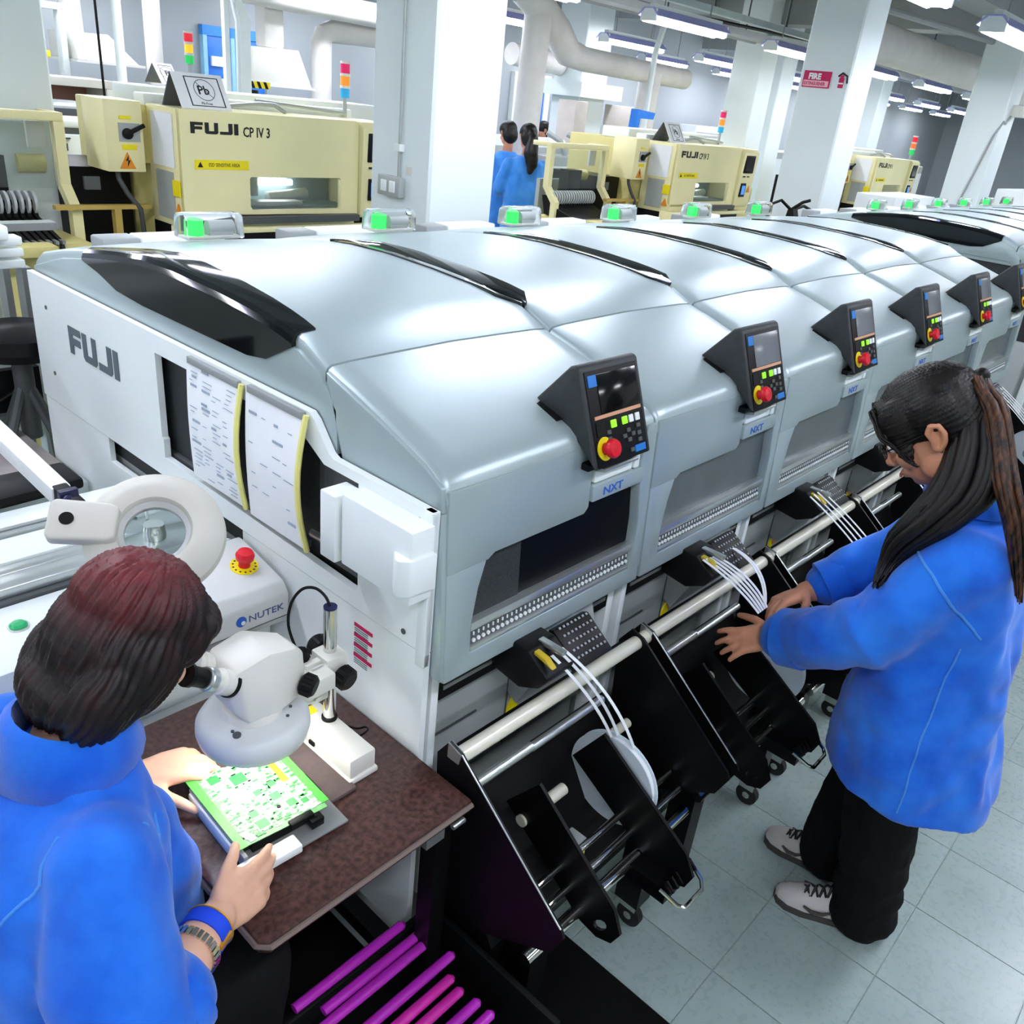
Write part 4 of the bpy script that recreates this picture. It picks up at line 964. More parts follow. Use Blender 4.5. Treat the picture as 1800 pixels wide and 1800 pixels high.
# swivel chair
t = thing('office_chair', 'dark padded chair under the seated person in the blue jacket', 'chair', (-.72, .09, 0))
MB().b2(-.92, -.52, -.11, .29, .36, .41).build('seat', black, t, bev=.02)
MB().cyl((-.72, .09, .08), (-.72, .09, .36), .03).build('column', dgrey, t)
for k in range(5): a = k * 1.2566; MB().b2(0, .27, -.02, .02, .05, .08, M=Matrix.Translation((-.72, .09, 0)) @ Matrix.Rotation(a, 4, 'Z')).build('foot', black, t); MB().cyl((-.72 + .26 * math.cos(a), .09 + .26 * math.sin(a) - .012, .026), (-.72 + .26 * math.cos(a), .09 + .26 * math.sin(a) + .012, .026), .026).build('caster', rubber, t)

# ---------------------------------------------------------------- the woman at the reels
P2 = thing('person', 'standing woman with long ponytail and glasses, blue coat, handling tape reels', 'person', (1.06, -.6, 0))
az = math.radians(102); e2 = (0, .72, az); HC2 = V((.955, -.475, 1.402))
mb = MB(); H2 = head(mb, HC2, e2, 1.0)
for s_ in (1, -1): ear(mb, H2, s_, e2)
chain(mb, [(*H2(-.03, 0, -.06), .052), (.985, -.565, 1.285, .052), (1.0, -.585, 1.23, .06)])
rings(mb, [(1.05, -.62, .78, .15, .11, .26), (1.03, -.61, .95, .12, .09, .26), (1.01, -.60, 1.15, .15, .09, .26), (1.0, -.595, 1.25, .07, .05, .26)])
chain(mb, [(.865, -.63, 1.17, .055), (.835, -.53, .955, .044), (.897, -.318, .808, .033), (.906, -.288, .795, .027)])
chain(mb, [(1.14, -.56, 1.18, .055), (1.19, -.43, .985, .044), (1.095, -.305, .872, .033), (1.065, -.280, .860, .027)])
chain(mb, [(1.00, -.64, .80, .10), (1.02, -.62, .45, .06), (1.035, -.68, .09, .042)]); chain(mb, [(1.12, -.60, .80, .10), (1.13, -.56, .45, .06), (1.145, -.535, .09, .042)])
hand(mb, (.906, -.288, .795), (-.48, .80, -.40), (.65, .30, .55), (.30, -.1, -.9), .98, curls=((.15, .25, .2), (.20, .3, .2), (.2, .3, .2), (.2, .25, .2)), spread=.24)
hand(mb, (1.065, -.280, .860), (-.86, .42, -.25), (-.35, -.7, .4), (-.1, .1, -.95), .98, curls=((.3, .4, .3), (.35, .45, .3), (.4, .5, .3), (.5, .5, .3)))
remesh(mb, 'body', skin2, .0042, P2, 3)
mb = MB(); yw = .26
rings(mb, [(1.06, -.645, .545, .250, .200, yw), (1.06, -.640, .62, .245, .192, yw), (1.05, -.625, .75, .225, .165, yw), (1.035, -.615, .95, .205, .148, yw), (1.015, -.605, 1.10, .200, .130, yw), (1.005, -.60, 1.19, .185, .105, yw), (1.0, -.595, 1.245, .13, .085, yw), (.995, -.585, 1.275, .078, .070, yw), (.99, -.58, 1.295, .066, .062, yw)], 40)
chain(mb, [(.880, -.635, 1.175, .080), (.845, -.58, 1.07, .082), (.838, -.515, .96, .082), (.858, -.42, .878, .076), (.888, -.348, .825, .068), (.896, -.322, .815, .066)], 20)
chain(mb, [(1.13, -.57, 1.19, .078), (1.17, -.50, 1.09, .080), (1.195, -.43, .995, .076), (1.15, -.36, .93, .066), (1.105, -.315, .885, .058)], 20)
fl = [((.84, -.50, .97), .12, (-.3, .6, -.7), 75, .005), ((.93, -.56, .95), .14, (-.2, .5, .8), 60, .005), ((1.0, -.76, 1.0), .2, (1, .1, .3), 45, .008), ((.95, -.70, .65), .25, (.9, -.5, .1), 38, .010)]
jk = remesh(mb, 'coat', jacket_m, .0075, P2, 14, wrinkle(.010, (6, 6, 3.5), fl))
rows = []
for k in range(25):
    a = 2 * math.pi * k / 24; c, s_ = math.cos(a), math.sin(a)
    rows.append([(.99 + c * .066, -.58 + s_ * .062, 1.287), (.985 + c * .070, -.575 + s_ * .066, 1.322 - .02 * s_), (.987 + c * .082, -.58 + s_ * .080, 1.305 - .02 * s_), (.99 + c * .105, -.585 + s_ * .098, 1.268)])
m = MB(); m.grid(rows); cl = m.build('collar', jacket_m, P2); sd = cl.modifiers.new('s', 'SOLIDIFY'); sd.thickness = .005
m = MB().tube(hug(jk, P2, [(.93, -.48, 1.17), (.86, -.52, 1.19), (.80, -.60, 1.16), (.79, -.68, 1.09), (.84, -.74, 1.03)]), .003, 6).tube(hug(jk, P2, [(.85, -.54, 1.20), (.90, -.56, 1.24), (.94, -.57, 1.28)]), .0025, 6)
m.build('shoulder_seam', jacket_d, P2)
MB().tube(hug(jk, P2, [(.82, -.70, 1.0), (.80, -.70, .80), (.80, -.70, .66), (.80, -.70, .56)]), .0022, 6).build('side_seam', jacket_d, P2)
for (c, d, r) in (((.893, -.330, .818), (.10, .88, -.36), .068), ((1.108, -.318, .887), (-.6, .6, -.5), .060)):
    MB().lathe([(r - .014, .014), (r + .004, .016), (r + .006, -.040), (r - .008, -.044)], c, d, 28, closed=True).build('cuff', jacket_m, P2)
mb = MB(); chain(mb, [(1.00, -.64, .80, .13), (1.015, -.63, .45, .095), (1.03, -.675, .16, .085), (1.032, -.68, .055, .088)], 18); chain(mb, [(1.12, -.60, .80, .13), (1.13, -.57, .45, .095), (1.14, -.53, .16, .080), (1.142, -.53, .065, .080)], 18)
remesh(mb, 'trousers', trous, .009, P2, 5, wrinkle(.006, (14, 14, 8), [((1.03, -.68, .12), .14, (0, 0, 1), 75, .006)]))
shoe_w = mat('shoe_leather', (196, 192, 186), .5, 0, .06, 30); shoe_d = mat('shoe_sole', (70, 66, 64), .7)
def shoe(hx, hy, tx, ty):
    h = V((hx, hy, 0)); d = V((tx - hx, ty - hy, 0)); L_ = d.length; d.normalize(); s_ = V((d.y, -d.x, 0))
    def sec(f, wd_, ht, z0=.012): return [h + d * L_ * f + s_ * wd_ * math.cos(a) + V((0, 0, z0 + max(0, math.sin(a)) * ht)) for a in [2 * math.pi * k / 16 for k in range(16)]]
    sh = MB().loft([sec(.0, .020, .045), sec(.04, .032, .065), (sec(.2, .036, .078)), sec(.4, .036, .082), sec(.55, .041, .070), sec(.72, .046, .052), sec(.88, .041, .038), sec(.97, .026, .028), sec(1.0, .012, .018)]).build('shoe', shoe_w, P2, ang=60)
    rows = []
    for z in (0, .018): rows.append([h + d * L_ * f + s_ * w_ + V((0, 0, z)) for f, w_ in ((0, 0), (.01, .022), (.05, .036), (.3, .041), (.6, .046), (.75, .050), (.9, .044), (.98, .028), (1.01, 0), (.98, -.028), (.9, -.044), (.75, -.050), (.6, -.046), (.3, -.041), (.05, -.036), (.01, -.022))])
    MB().loft(rows).build('sole', shoe_d, sh)
    lc = MB()
    for k in range(5):
        f = .42 + k * .07; z = .099 - k * .0085
        lc.tube([h + d * L_ * f + s_ * .022 + V((0, 0, z - .010)), h + d * L_ * (f + .03) + V((0, 0, z + .003)), h + d * L_ * (f + .06) - s_ * .022 + V((0, 0, z - .016))], .0035, 6)
        lc.tube([h + d * L_ * (f + .06) + s_ * .022 + V((0, 0, z - .016)), h + d * L_ * (f + .03) + V((0, 0, z + .003)), h + d * L_ * f - s_ * .022 + V((0, 0, z - .010))], .0035, 6)
    lc.build('lace', ink, sh)
    sw = MB()
    for sg in (1, -1): sw.tube([h + d * L_ * .74 + s_ * .0455 * sg + V((0, 0, .040)), h + d * L_ * .66 + s_ * .0475 * sg + V((0, 0, .030)), h + d * L_ * .56 + s_ * .0455 * sg + V((0, 0, .032)), h + d * L_ * .40 + s_ * .0385 * sg + V((0, 0, .056))], [.003, .006, .005, .0015], 6)
    sw.build('side_flash', shoe_d, sh)
shoe(1.055, -.735, .945, -.475); shoe(1.150, -.585, 1.125, -.355)
hm2 = hair_mat('black_hair', (9, 7, 7), (30, 20, 17), (8, 8, 1.2)); hm3 = hair_mat('brown_tail', (16, 11, 9), (120, 74, 44), (14, 14, 1.0))
mb = MB()
def he(a, b, c, r): mb.ell(H2(a, b, c), r, e2, 24)
he(-.016, 0, .046, (.108, .087, .090)); he(-.058, 0, .005, (.072, .086, .092)); he(-.055, 0, -.055, (.048, .066, .045)); he(.052, 0, .072, (.046, .068, .036))
for s_ in (1, -1):
    he(.036, .060 * s_, .050, (.050, .022, .050)); he(.056, .066 * s_, .010, (.020, .009, .045)); he(-.025, .070 * s_, .045, (.05, .024, .045))
TI = H2(-.122, 0, .062)
def strand2(co, n):
    v = co - TI; a = math.atan2(v.dot(rotm(e2) @ V((0, 1, 0))), v.dot(rotm(e2) @ V((0, 0, 1))))
    return .0016 * math.sin(a * 60 + 3 * noise.noise(co * 16)) + .0018 * noise.noise(co * 20)
remesh(mb, 'hair', hm2, .0042, P2, 4, strand2)
MB().ell(TI, (.019, .017, .018), None, 14).build('hair_tie', black, P2)
def lock(name, pts, rr, m_, n=26, spread=.8, seed=1):
    rnd = random.Random(seed); g = MB(); pts = [V(p) for p in pts]
    def cat(f):
        f *= len(pts) - 1; i = min(int(f), len(pts) - 2); t_ = f - i
        p0, p1, p2, p3 = pts[max(i - 1, 0)], pts[i], pts[i + 1], pts[min(i + 2, len(pts) - 1)]
        return .5 * ((2 * p1) + (p2 - p0) * t_ + (2 * p0 - 5 * p1 + 4 * p2 - p3) * t_ ** 2 + (3 * p1 - p0 - 3 * p2 + p3) * t_ ** 3)
    def rad(f):
        f *= len(rr) - 1; i = min(int(f), len(rr) - 2); return rr[i] + (rr[i + 1] - rr[i]) * (f - i)
    for k in range(n):
        a = rnd.uniform(0, 6.28); q = math.sqrt(rnd.random()) * spread; e_ = rnd.uniform(.85, 1.0); P_ = []; R_ = []
        for j in range(15):
            f = j / 14 * e_; r = rad(f); c = cat(f); P_.append(c + V((math.cos(a) * q * r, math.sin(a) * q * r * .8, .004 * math.sin(j + k)))); R_.append(max(.0012, .30 * r * (1 - .55 * j / 14)))
        g.tube(P_, R_, 6)
    return g.build(name, m_, P2, ang=80)
# tail and front lock: control points beside the head, then lying on the coat where they reach it
bvc = BVHTree.FromPolygons([v.co + wloc(jk) for v in jk.data.vertices], [p.vertices[:] for p in jk.data.polygons])
def lay(u, v, x, off):
    p = at(u, v, 0, x); d = (p - CAM).normalized(); h = bvc.ray_cast(CAM, d)
    if h[0] is not None and (h[0] - CAM).length < (p - CAM).length + off: p = h[0] - d * off
    return p
tail = [TI] + [lay(u, v, x, .045) for u, v, x in ((1718, 668, .95), (1745, 712, .93), (1758, 781, .91), (1768, 849, .88), (1780, 910, .87), (1790, 985, .87), (1793, 1060, .88))]
lock('ponytail', tail, [.012, .020, .027, .030, .030, .026, .018, .008], hm3, 46, .95, 3)
lockp = [TI] + [lay(u, v, x, .022) for u, v, x in ((1722, 720, .95), (1722, 790, .925), (1698, 858, .90), (1645, 910, .875), (1592, 950, .855), (1564, 990, .845), (1538, 1035, .84))]
lock('front_lock', lockp, [.014, .042, .064, .066, .056, .042, .026, .008], hm2, 90, .95, 5)
fr = [H2(.080, .045, .095), H2(.082, .068, .05), H2(.066, .076, .0), H2(.045, .074, -.05)]
lock('fringe', fr, [.010, .012, .009, .003], hm2, 10, .9, 7)
lock('fringe', [H2(.088, -.03, .095), H2(.104, -.055, .06), H2(.100, -.070, .01), H2(.085, -.078, -.05)], [.008, .009, .007, .002], hm2, 8, .9, 8)
gl = MB()
for s_ in (1, -1):
    c = H2(.104, .033 * s_, .002); nx = rotm(e2) @ V((1, .15 * s_, 0)); yy = rotm(e2) @ V((0, 1, 0)); zz = rotm(e2) @ V((0, 0, 1))
    pts = [c + yy * (.025 * math.cos(a)) + zz * (.016 * math.sin(a)) for a in [k * math.pi / 10 for k in range(21)]]
    gl.tube(pts, .0016, 6); gl.tube([H2(.103, .058 * s_, .006), H2(.06, .076 * s_, .008), H2(-.01, .080 * s_, .012), H2(-.03, .078 * s_, .0)], .0018, 6)
gl.tube([H2(.106, .009, .006), H2(.109, 0, .009), H2(.106, -.009, .006)], .0015, 6)
g_ = gl.build('glasses', black, P2)
ln = MB()
for s_ in (1, -1): ln.lathe([(0, .0), (.018, .0), (.018, .0008), (0, .0008)], H2(.104, .033 * s_, .002), rotm(e2) @ V((1, .1 * s_, 0)), 20)
ln.build('lens', pane_clear, g_)
for s_ in (1, -1):
    ey = MB().ell(H2(.080, .032 * s_, .003), .0125).build('eye', mat('eye_white', (235, 232, 228), .2), P2)
    MB().ell(H2(.0905, .032 * s_, .001), .005).build('iris', black, ey)
    MB().tube([H2(.092, .016 * s_, .024), H2(.094, .033 * s_, .029), H2(.082, .050 * s_, .022)], .003, 6).build('eyebrow', hm2, P2)
MB().tube([H2(.098, .018, -.064), H2(.101, 0, -.0645), H2(.098, -.018, -.064)], .0035, 6).build('lips', mat('lip', (165, 85, 78), .45), P2)
for s_ in (1,): MB().ell(H2(-.008, .079 * s_, -.034), .0035).build('earring', chrome, P2)

# ---------------------------------------------------------------- workers in the far aisle
def worker(x, y, hz, label, az_, tail, coat=jacket_d):
    t = thing('person', label, 'person', (x, y, 0)); mb = MB(); e = (0, .25, az_); HC = V((x, y, hz))
    H = head(mb, HC, e, .98)
    for s_ in (1, -1): ear(mb, H, s_, e)
    R = Matrix.Rotation(az_, 3, 'Z'); W = lambda a, b, c: tuple(V((x, y, 0)) + R @ V((a, b, 0)) + V((0, 0, c)))
    chain(mb, [(*H(-.02, 0, -.06), .05), (*W(-.02, 0, hz - .18), .055)])
    rings(mb, [(*W(-.03, 0, .8), .10, .15, az_), (*W(-.03, 0, hz - .35), .09, .16, az_), (*W(-.02, 0, hz - .2), .06, .10, az_)])
    for s_ in (1, -1):
        chain(mb, [(*W(-.02, .17 * s_, hz - .25), .05), (*W(.02, .24 * s_, hz - .5), .042), (*W(.25, .16 * s_, hz - .55), .034)]); hand(mb, W(.25, .16 * s_, hz - .55), R @ V((1, -.2 * s_, -.2)), R @ V((.1, -s_, .3)), (0, 0, -1))
        chain(mb, [(*W(-.02, .08 * s_, .8), .09), (*W(0, .08 * s_, .45), .06), (*W(0, .08 * s_, .06), .045), (*W(.12, .08 * s_, .04), .035)])
    remesh(mb, 'body', skin2, .008, t, 3)
    mb = MB(); rings(mb, [(*W(-.03, 0, .6), .16, .22, az_), (*W(-.03, 0, hz - .45), .145, .20, az_), (*W(-.02, 0, hz - .24), .12, .19, az_), (*W(-.02, 0, hz - .17), .07, .09, az_)])
    for s_ in (1, -1): chain(mb, [(*W(-.02, .18 * s_, hz - .27), .075), (*W(.02, .25 * s_, hz - .5), .07), (*W(.20, .18 * s_, hz - .54), .055)])
    remesh(mb, 'jacket', coat, .014, t, 4, wrinkle(.008))
    mb = MB()
    for s_ in (1, -1): chain(mb, [(*W(-.02, .08 * s_, .8), .11), (*W(0, .08 * s_, .45), .085), (*W(0, .08 * s_, .1), .07)])
    remesh(mb, 'trousers', trous, .014, t, 3)
    mb = MB(); mb.ell(H(-.016, 0, .045), (.110, .092, .090), e, 20); mb.ell(H(-.05, 0, -.01), (.075, .09, .10), e, 20)
    if tail: chain(mb, [(*H(-.12, 0, .02), .03), (*H(-.17, 0, -.06), .055), (*H(-.16, .02, -.18), .075), (*H(-.15, .0, -.28), .06), (*H(-.15, .02, -.36), .03)], 14)
    remesh(mb, 'hair', hm2, .009, t, 3, lambda co, n: .003 * noise.noise(co * 30))
    return t
worker(6.10, 5.30, 1.58, 'worker in blue jacket with black ponytail, her back turned, past the first big pillar', math.radians(60), True)
worker(6.40, 5.86, 1.57, 'dark-haired worker in blue jacket half hidden by the first big pillar', math.radians(75), False)
worker(9.75, 8.25, 1.52, 'dark-haired worker bending far off, left of the control cabinet', math.radians(150), False, mat('lilac_coat', (150, 150, 210), .8))
# ================================================================ older cream mounting machines behind the row
def cp_machine(label, words):
    t = thing('mounting_machine', label, 'machine', (1.3, 3.6, 0), 'older cream mounting machines')
    def X(v): return 1.3 + v
    hole = [(X(.381), 1.262), (X(.373), 1.27), (X(.373), 1.410), (X(.381), 1.419), (X(.952), 1.419), (X(.960), 1.410), (X(.960), 1.262), (X(.952), 1.254), (X(.381), 1.254)]
    fr = MB().prism([(X(0), 1.235), (X(1.08), 1.225), (X(1.08), 1.705), (X(1.04), 1.722), (X(0), 1.722)], 'y', 3.29, 3.32, holes=[hole]).build('front_cover', cream, t)
    MB().b2(X(0), X(.02), 3.295, 3.62, 1.165, 1.7205).build('flank', cream, t, bev=.003); MB().b2(X(.02), X(1.08), 3.32, 3.62, 1.700, 1.7215).build('top_plate', cream, t); MB().b2(X(.02), X(1.08), 3.32, 3.62, 1.165, 1.24).build('lower_plate', cream, t)
    fuji(.052, plane((X(.054), 3.289, 1.617), (1, 0, 0), (0, 0, 1)), ink, fr, wd=1.38)
    text(words, .066, plane((X(.340), 3.289, 1.612), (1, 0, 0), (0, 0, 1)), ink, fr, 'model_lettering', sx=.78, bold=.0012)
    lb = MB().b2(X(.066), X(.367), 3.287, 3.289, 1.452, 1.497).build('yellow_label', yellow, fr)
    text('ESD SENSITIVE AREA', .024, plane((X(.14), 3.2868, 1.466), (1, 0, 0), (0, 0, 1)), ink, lb, 'label_lettering', sx=.8)
    MB().prism([(X(.08), 1.462), (X(.11), 1.462), (X(.095), 1.488)], 'y', 3.2862, 3.287).build('label_triangle', ink, lb)
    MB().b2(X(.02), X(1.06), 3.34, 3.56, 1.25, 1.262).b2(X(.02), X(1.06), 3.56, 3.58, 1.25, 1.70).build('inside', mat('teal_grey', (118, 136, 138), .5), t)
    MB().b2(X(.40), X(.75), 3.36, 3.45, 1.262, 1.285).cyl((X(.5), 3.50, 1.30), (X(.5), 3.50, 1.40), .045).cyl((X(.6), 3.49, 1.29), (X(.86), 3.49, 1.31), .03).build('inner_head', mgrey, t, bev=.004)
    MB().cyl((X(.50), 3.52, 1.365), (X(.78), 3.52, 1.365), .016).build('inner_lamp', tube_m, t)
    MB().b2(X(.376), X(.957), 3.302, 3.306, 1.256, 1.417).build('window_pane', pane_clear, t)
    # control column
    cc = MB().prism([(3.29, 1.20), (3.27, 1.24), (3.25, 1.69), (3.28, 1.72), (3.6, 1.72), (3.6, 1.2)], 'x', X(1.085), X(1.36)).build('control_column', cream, t, bev=.006)
    MB().b2(X(1.12), X(1.30), 3.248, 3.262, 1.51, 1.665).build('monitor', black, cc, bev=.004)
    MB().b2(X(1.14), X(1.28), 3.246, 3.25, 1.53, 1.65).build('monitor_screen', screen_d, cc)
    MB().b2(X(1.135), X(1.22), 3.252, 3.27, 1.30, 1.42).build('small_screen_frame', black, cc)
    MB().b2(X(1.148), X(1.207), 3.249, 3.256, 1.32, 1.40).build('small_screen', mat('blue_screen', (70, 140, 220), .3, emit=.4), cc)
    MB().prism([(X(1.25), 1.34), (X(1.31), 1.34), (X(1.28), 1.40)], 'y', 3.252, 3.256).build('warning_triangle', orange, cc)
    MB().b2(X(1.13), X(1.17), 3.25, 3.256, 1.475, 1.485).b2(X(1.21), X(1.25), 3.25, 3.256, 1.475, 1.485).build('key_row', ink, cc)
    # body and base
    MB().b2(X(.02), X(1.35), 3.64, 4.5, 0, 1.70).b2(X(1.36), X(1.75), 3.45, 4.3, 0, 1.35).build('body', cream_d, t, bev=.01)
    MB().b2(X(.0), X(1.3), 3.33, 3.62, .1, 1.165).build('base', black_m, t)
    MB().b2(X(-.05), X(1.25), 3.19, 3.23, 1.155, 1.182).b2(X(-.05), X(-.01), 3.19, 3.35, .1, 1.18).build('front_bar', cream, t, bev=.004)
    MB().b2(X(.3), X(1.06), 3.24, 3.32, 1.19, 1.225).build('tray_edge', dgrey, t)
    MB().b2(X(0), X(1.3), 3.64, 3.75, 1.70, 1.765).build('top_lid', white, t, bev=.01); MB().b2(X(.1), X(1.7), 3.9, 4.2, 1.70, 1.79).build('rear_lid', white, t, bev=.01)
    MB().tube([(X(.38), 3.55, 1.735), (X(.60), 3.55, 1.76), (X(.70), 3.55, 1.76), (X(.74), 3.50, 1.728)], .012).tube([(X(.60), 3.58, 1.775), (X(1.20), 3.58, 1.745)], .010).build('top_pipe', mgrey, t)
    # sleeve of papers on the flank
    FM = plane((X(0), 3.60, 1.165), (0, -1, 0), (0, 0, 1))
    MB().b2(.03, .24, .28, .53, .001, .006, M=FM).build('paper_sleeve', paper, t)
    MB().b2(.05, .22, .03, .26, .001, .006, M=FM).build('clear_guard', mgrey, t)
    MB().b2(.215, .285, .15, .225, .001, .008, M=FM).build('yellow_notice', yellow, t)
    MB().prism([(.225, .055), (.285, .055), (.255, .115)], 'z', .001, .009, M=FM).build('warning_triangle', orange, t)
    # switch box
    sb = MB().b2(X(-.243), X(-.052), 3.56, 3.80, 1.402, 1.729).build('switch_box', cream, t, bev=.006)
    MB().b2(X(-.06), X(.03), 3.62, 3.78, 1.44, 1.71).build('box_bracket', cream_d, sb)
    MB().b2(X(-.176), X(-.072), 3.554, 3.56, 1.544, 1.628).build('switch_plate', mgrey, sb)
    MB().lathe([(0, 0), (.026, 0), (.024, .02), (0, .022)], (X(-.138), 3.554, 1.580), (0, -1, 0), 20).box((X(-.098), 3.538, 1.602), (.095, .016, .018), (0, -.45, 0)).build('rotary_switch', black, sb, bev=.002)
    for xa, xb, za, zb in ((-.170, -.112, 1.645, 1.660), (-.166, -.094, 1.506, 1.530)): MB().b2(X(xa), X(xb), 3.556, 3.56, za, zb).build('yellow_strip', yellow, sb)
    wt = MB().prism([(X(-.186), 1.418), (X(-.106), 1.418), (X(-.144), 1.494)], 'y', 3.554, 3.56).build('warning_triangle', orange, sb)
    MB().prism([(X(-.141), 1.480), (X(-.157), 1.454), (X(-.145), 1.456), (X(-.148), 1.428), (X(-.132), 1.459), (X(-.143), 1.457)], 'y', 3.552, 3.554).build('bolt_mark', ink, wt)
    MB().tube([(X(-.16), 3.65, 1.40), (X(-.16), 3.64, 1.36), (X(-.13), 3.62, 1.29), (X(-.08), 3.6, 1.22), (X(-.06), 3.62, 1.05)], .013).build('conduit', dgrey, t)
    # feeder cage
    for (xa, xb) in ((-.405, -.355), (-1.117, -1.067)):
        MB().prism([(3.75, 1.60), (3.80, 1.645), (3.80, 1.31), (3.70, 1.20), (3.70, 0), (3.65, 0), (3.65, 1.21), (3.75, 1.32)], 'x', X(xa), X(xb)).build('cage_post', cream, t)
        MB().b2(X(xa), X(xb), 3.80, 3.95, 1.61, 1.645).build('cage_beam', cream, t, bev=.004)
    MB().b2(X(-1.117), X(-.355), 3.75, 3.80, 1.605, 1.645).build('cage_beam', cream, t, bev=.004)
    MB().b2(X(-1.06), X(-.41), 3.766, 3.772, 1.30, 1.60).build('cage_pane', pane_clear, t)
    MB().b2(X(-.85), X(-.40), 4.06, 4.10, 1.0, 1.34).build('cage_back', mgrey, t)
    MB().b2(X(-.50), X(-.415), 3.84, 3.86, 1.475, 1.595).build('cage_label', offwhite, t)
    MB().b2(X(-.80), X(-.63), 3.80, 3.90, 1.20, 1.44).build('black_guard', black_m, t)
    MB().cyl((X(-.53), 3.95, 1.39), (X(-.40), 3.95, 1.39), .045, None, 20).build('gold_drum', cream_d, t)
    MB().b2(X(-.50), X(-.02), 3.60, 3.64, 1.218, 1.239).build('front_rail', mat('ochre_rail', (196, 168, 90), .4), t); MB().b2(X(-.215), X(-.18), 3.60, 3.64, 0, 1.22).build('rail_post', mat('ochre_rail', (196, 168, 90), .4), t)
    MB().b2(X(-.345), X(0), 3.86, 4.4, 0, 1.39).build('dark_bay', black_m, t)
    MB().b2(X(-.25), X(-.17), 3.84, 3.87, 1.28, 1.345).build('bay_display', screen_g, t)
    MB().b2(X(-1.1), X(-.41), 3.45, 3.85, 0, 1.09).build('feeder_table', cream_d, t, bev=.005)
    MB().b2(X(-1.0), X(-.62), 3.30, 3.42, 1.06, 1.11).build('lower_tray', cream_d, t, bev=.01)
    return t
CPL = ['cream mounting machine nearest the white end panel, its front windowed and lit', 'second cream mounting machine, between the two big pillars', 'third cream mounting machine, beyond the big pillar with the fire sign']
cp0 = cp_machine(CPL[0], 'CP IV 3'); cps = [cp0]
for i in (1, 2):
    c = copy_tree(cp0); c.location = (1.3 + 4.46 * i, 3.6, 0); c['label'] = CPL[i]; cps.append(c)
ORD = ['first', 'second', 'third', 'fourth', 'fifth', 'sixth', 'seventh', 'eighth', 'ninth', 'tenth', 'eleventh', 'twelfth', 'thirteenth', 'fourteenth']
# feeders standing in the cages
fm = black_m
def feeder_row(x, y, n, label, first=[None]):
    for k in range(n):
        if first[0] is None:
            t = thing('reel_feeder', label, 'feeder', (0, 0, 0), 'small feeders in the cages of the cream machines')
            MB().prism([(-.26, 1.14), (.10, 1.20), (.14, 1.34), (.08, 1.35), (.02, 1.27), (-.24, 1.20)], 'x', -.009, .009).build('body', black_m, t)
            MB().lathe([(.018, -.006), (.055, -.006), (.055, .006), (.018, .006)], (0, .06, 1.33), (1, 0, 0), 20, closed=True).build('disc', mat('clear_disc', (190, 195, 195), .3), t)
            MB().b2(-.008, .008, -.27, -.22, 1.19, 1.205).build('tip', alu, t)
            first[0] = t
        else: t = copy_tree(first[0])
        t.location = (x + k * .031, y, -.095); t['label'] = '%s %s' % (ORD[k] if k < 14 else ('fifteenth', 'sixteenth', 'seventeenth', 'eighteenth')[k - 14], label)
feeder_row(.22, 3.68, 18, 'black feeder from the left in the cage of the nearest cream machine')
feeder_row(4.68, 3.68, 18, 'black feeder from the left in the cage of the second cream machine')
# lead-free tent signs
def tent(x, y, z, w_, h, label, txt=True):
    t = thing('tent_sign', label, 'sign', (x, y, z))
    A = V((x, y - .10, z)); M = plane(A, (1, 0, 0), (0, .10, h)); H = math.hypot(.10, h)
    MB().b2(0, w_, 0, H, 0, .004, M=M).build('front_board', paper, t)
    MB().prism([(y - .1 + .2, z), (y + .004, z + h), (y, z + h), (y - .1 + .19, z)], 'x', x, x + w_).build('rear_board', mat('dark_board', (90, 95, 100), .6), t)
    fr = MB().prism([(w_ * .22, H * .08), (w_ * .90, H * .08), (w_ * .90, H * .90), (w_ * .22, H * .90)], 'z', .004, .0052, holes=[[(w_ * .24, H * .10), (w_ * .24, H * .88), (w_ * .88, H * .88), (w_ * .88, H * .10)]], M=M).build('printed_frame', ink, t)
    c = M @ V((w_ * .56, H * .54, .0042)); nn = M.to_3x3() @ V((0, 0, 1)); r = H * .30
    MB().lathe([(r * .94, 0), (r, 0), (r, .001), (r * .94, .001)], c, nn, 40, closed=True).box((w_ * .56, H * .54, .0052), (r * 1.9, .003, .001), (0, 0, -.8), M=M).build('ring_mark', greyink, t)
    MB().add(text_mesh('Pb', H * .34, bold=.001), plane(M @ V((w_ * .42, H * .42, .0045)), (1, 0, 0), (0, .1, h))).build('lettering', ink, t)
    MB().add(text_mesh('Pb-Free', H * .10), plane(M @ V((w_ * .42, H * .13, .0045)), (1, 0, 0), (0, .1, h))).build('small_lettering', ink, t)
    return t
tent(1.355, 3.46, 1.722, .27, .155, 'white folded lead-free sign standing on the nearest cream machine')
tent(1.62, 4.16, 1.80, .11, .10, 'small white folded sign on the lid behind the switch box')
tent(5.78, 3.50, 1.722, .24, .15, 'white folded sign standing on the second cream machine')
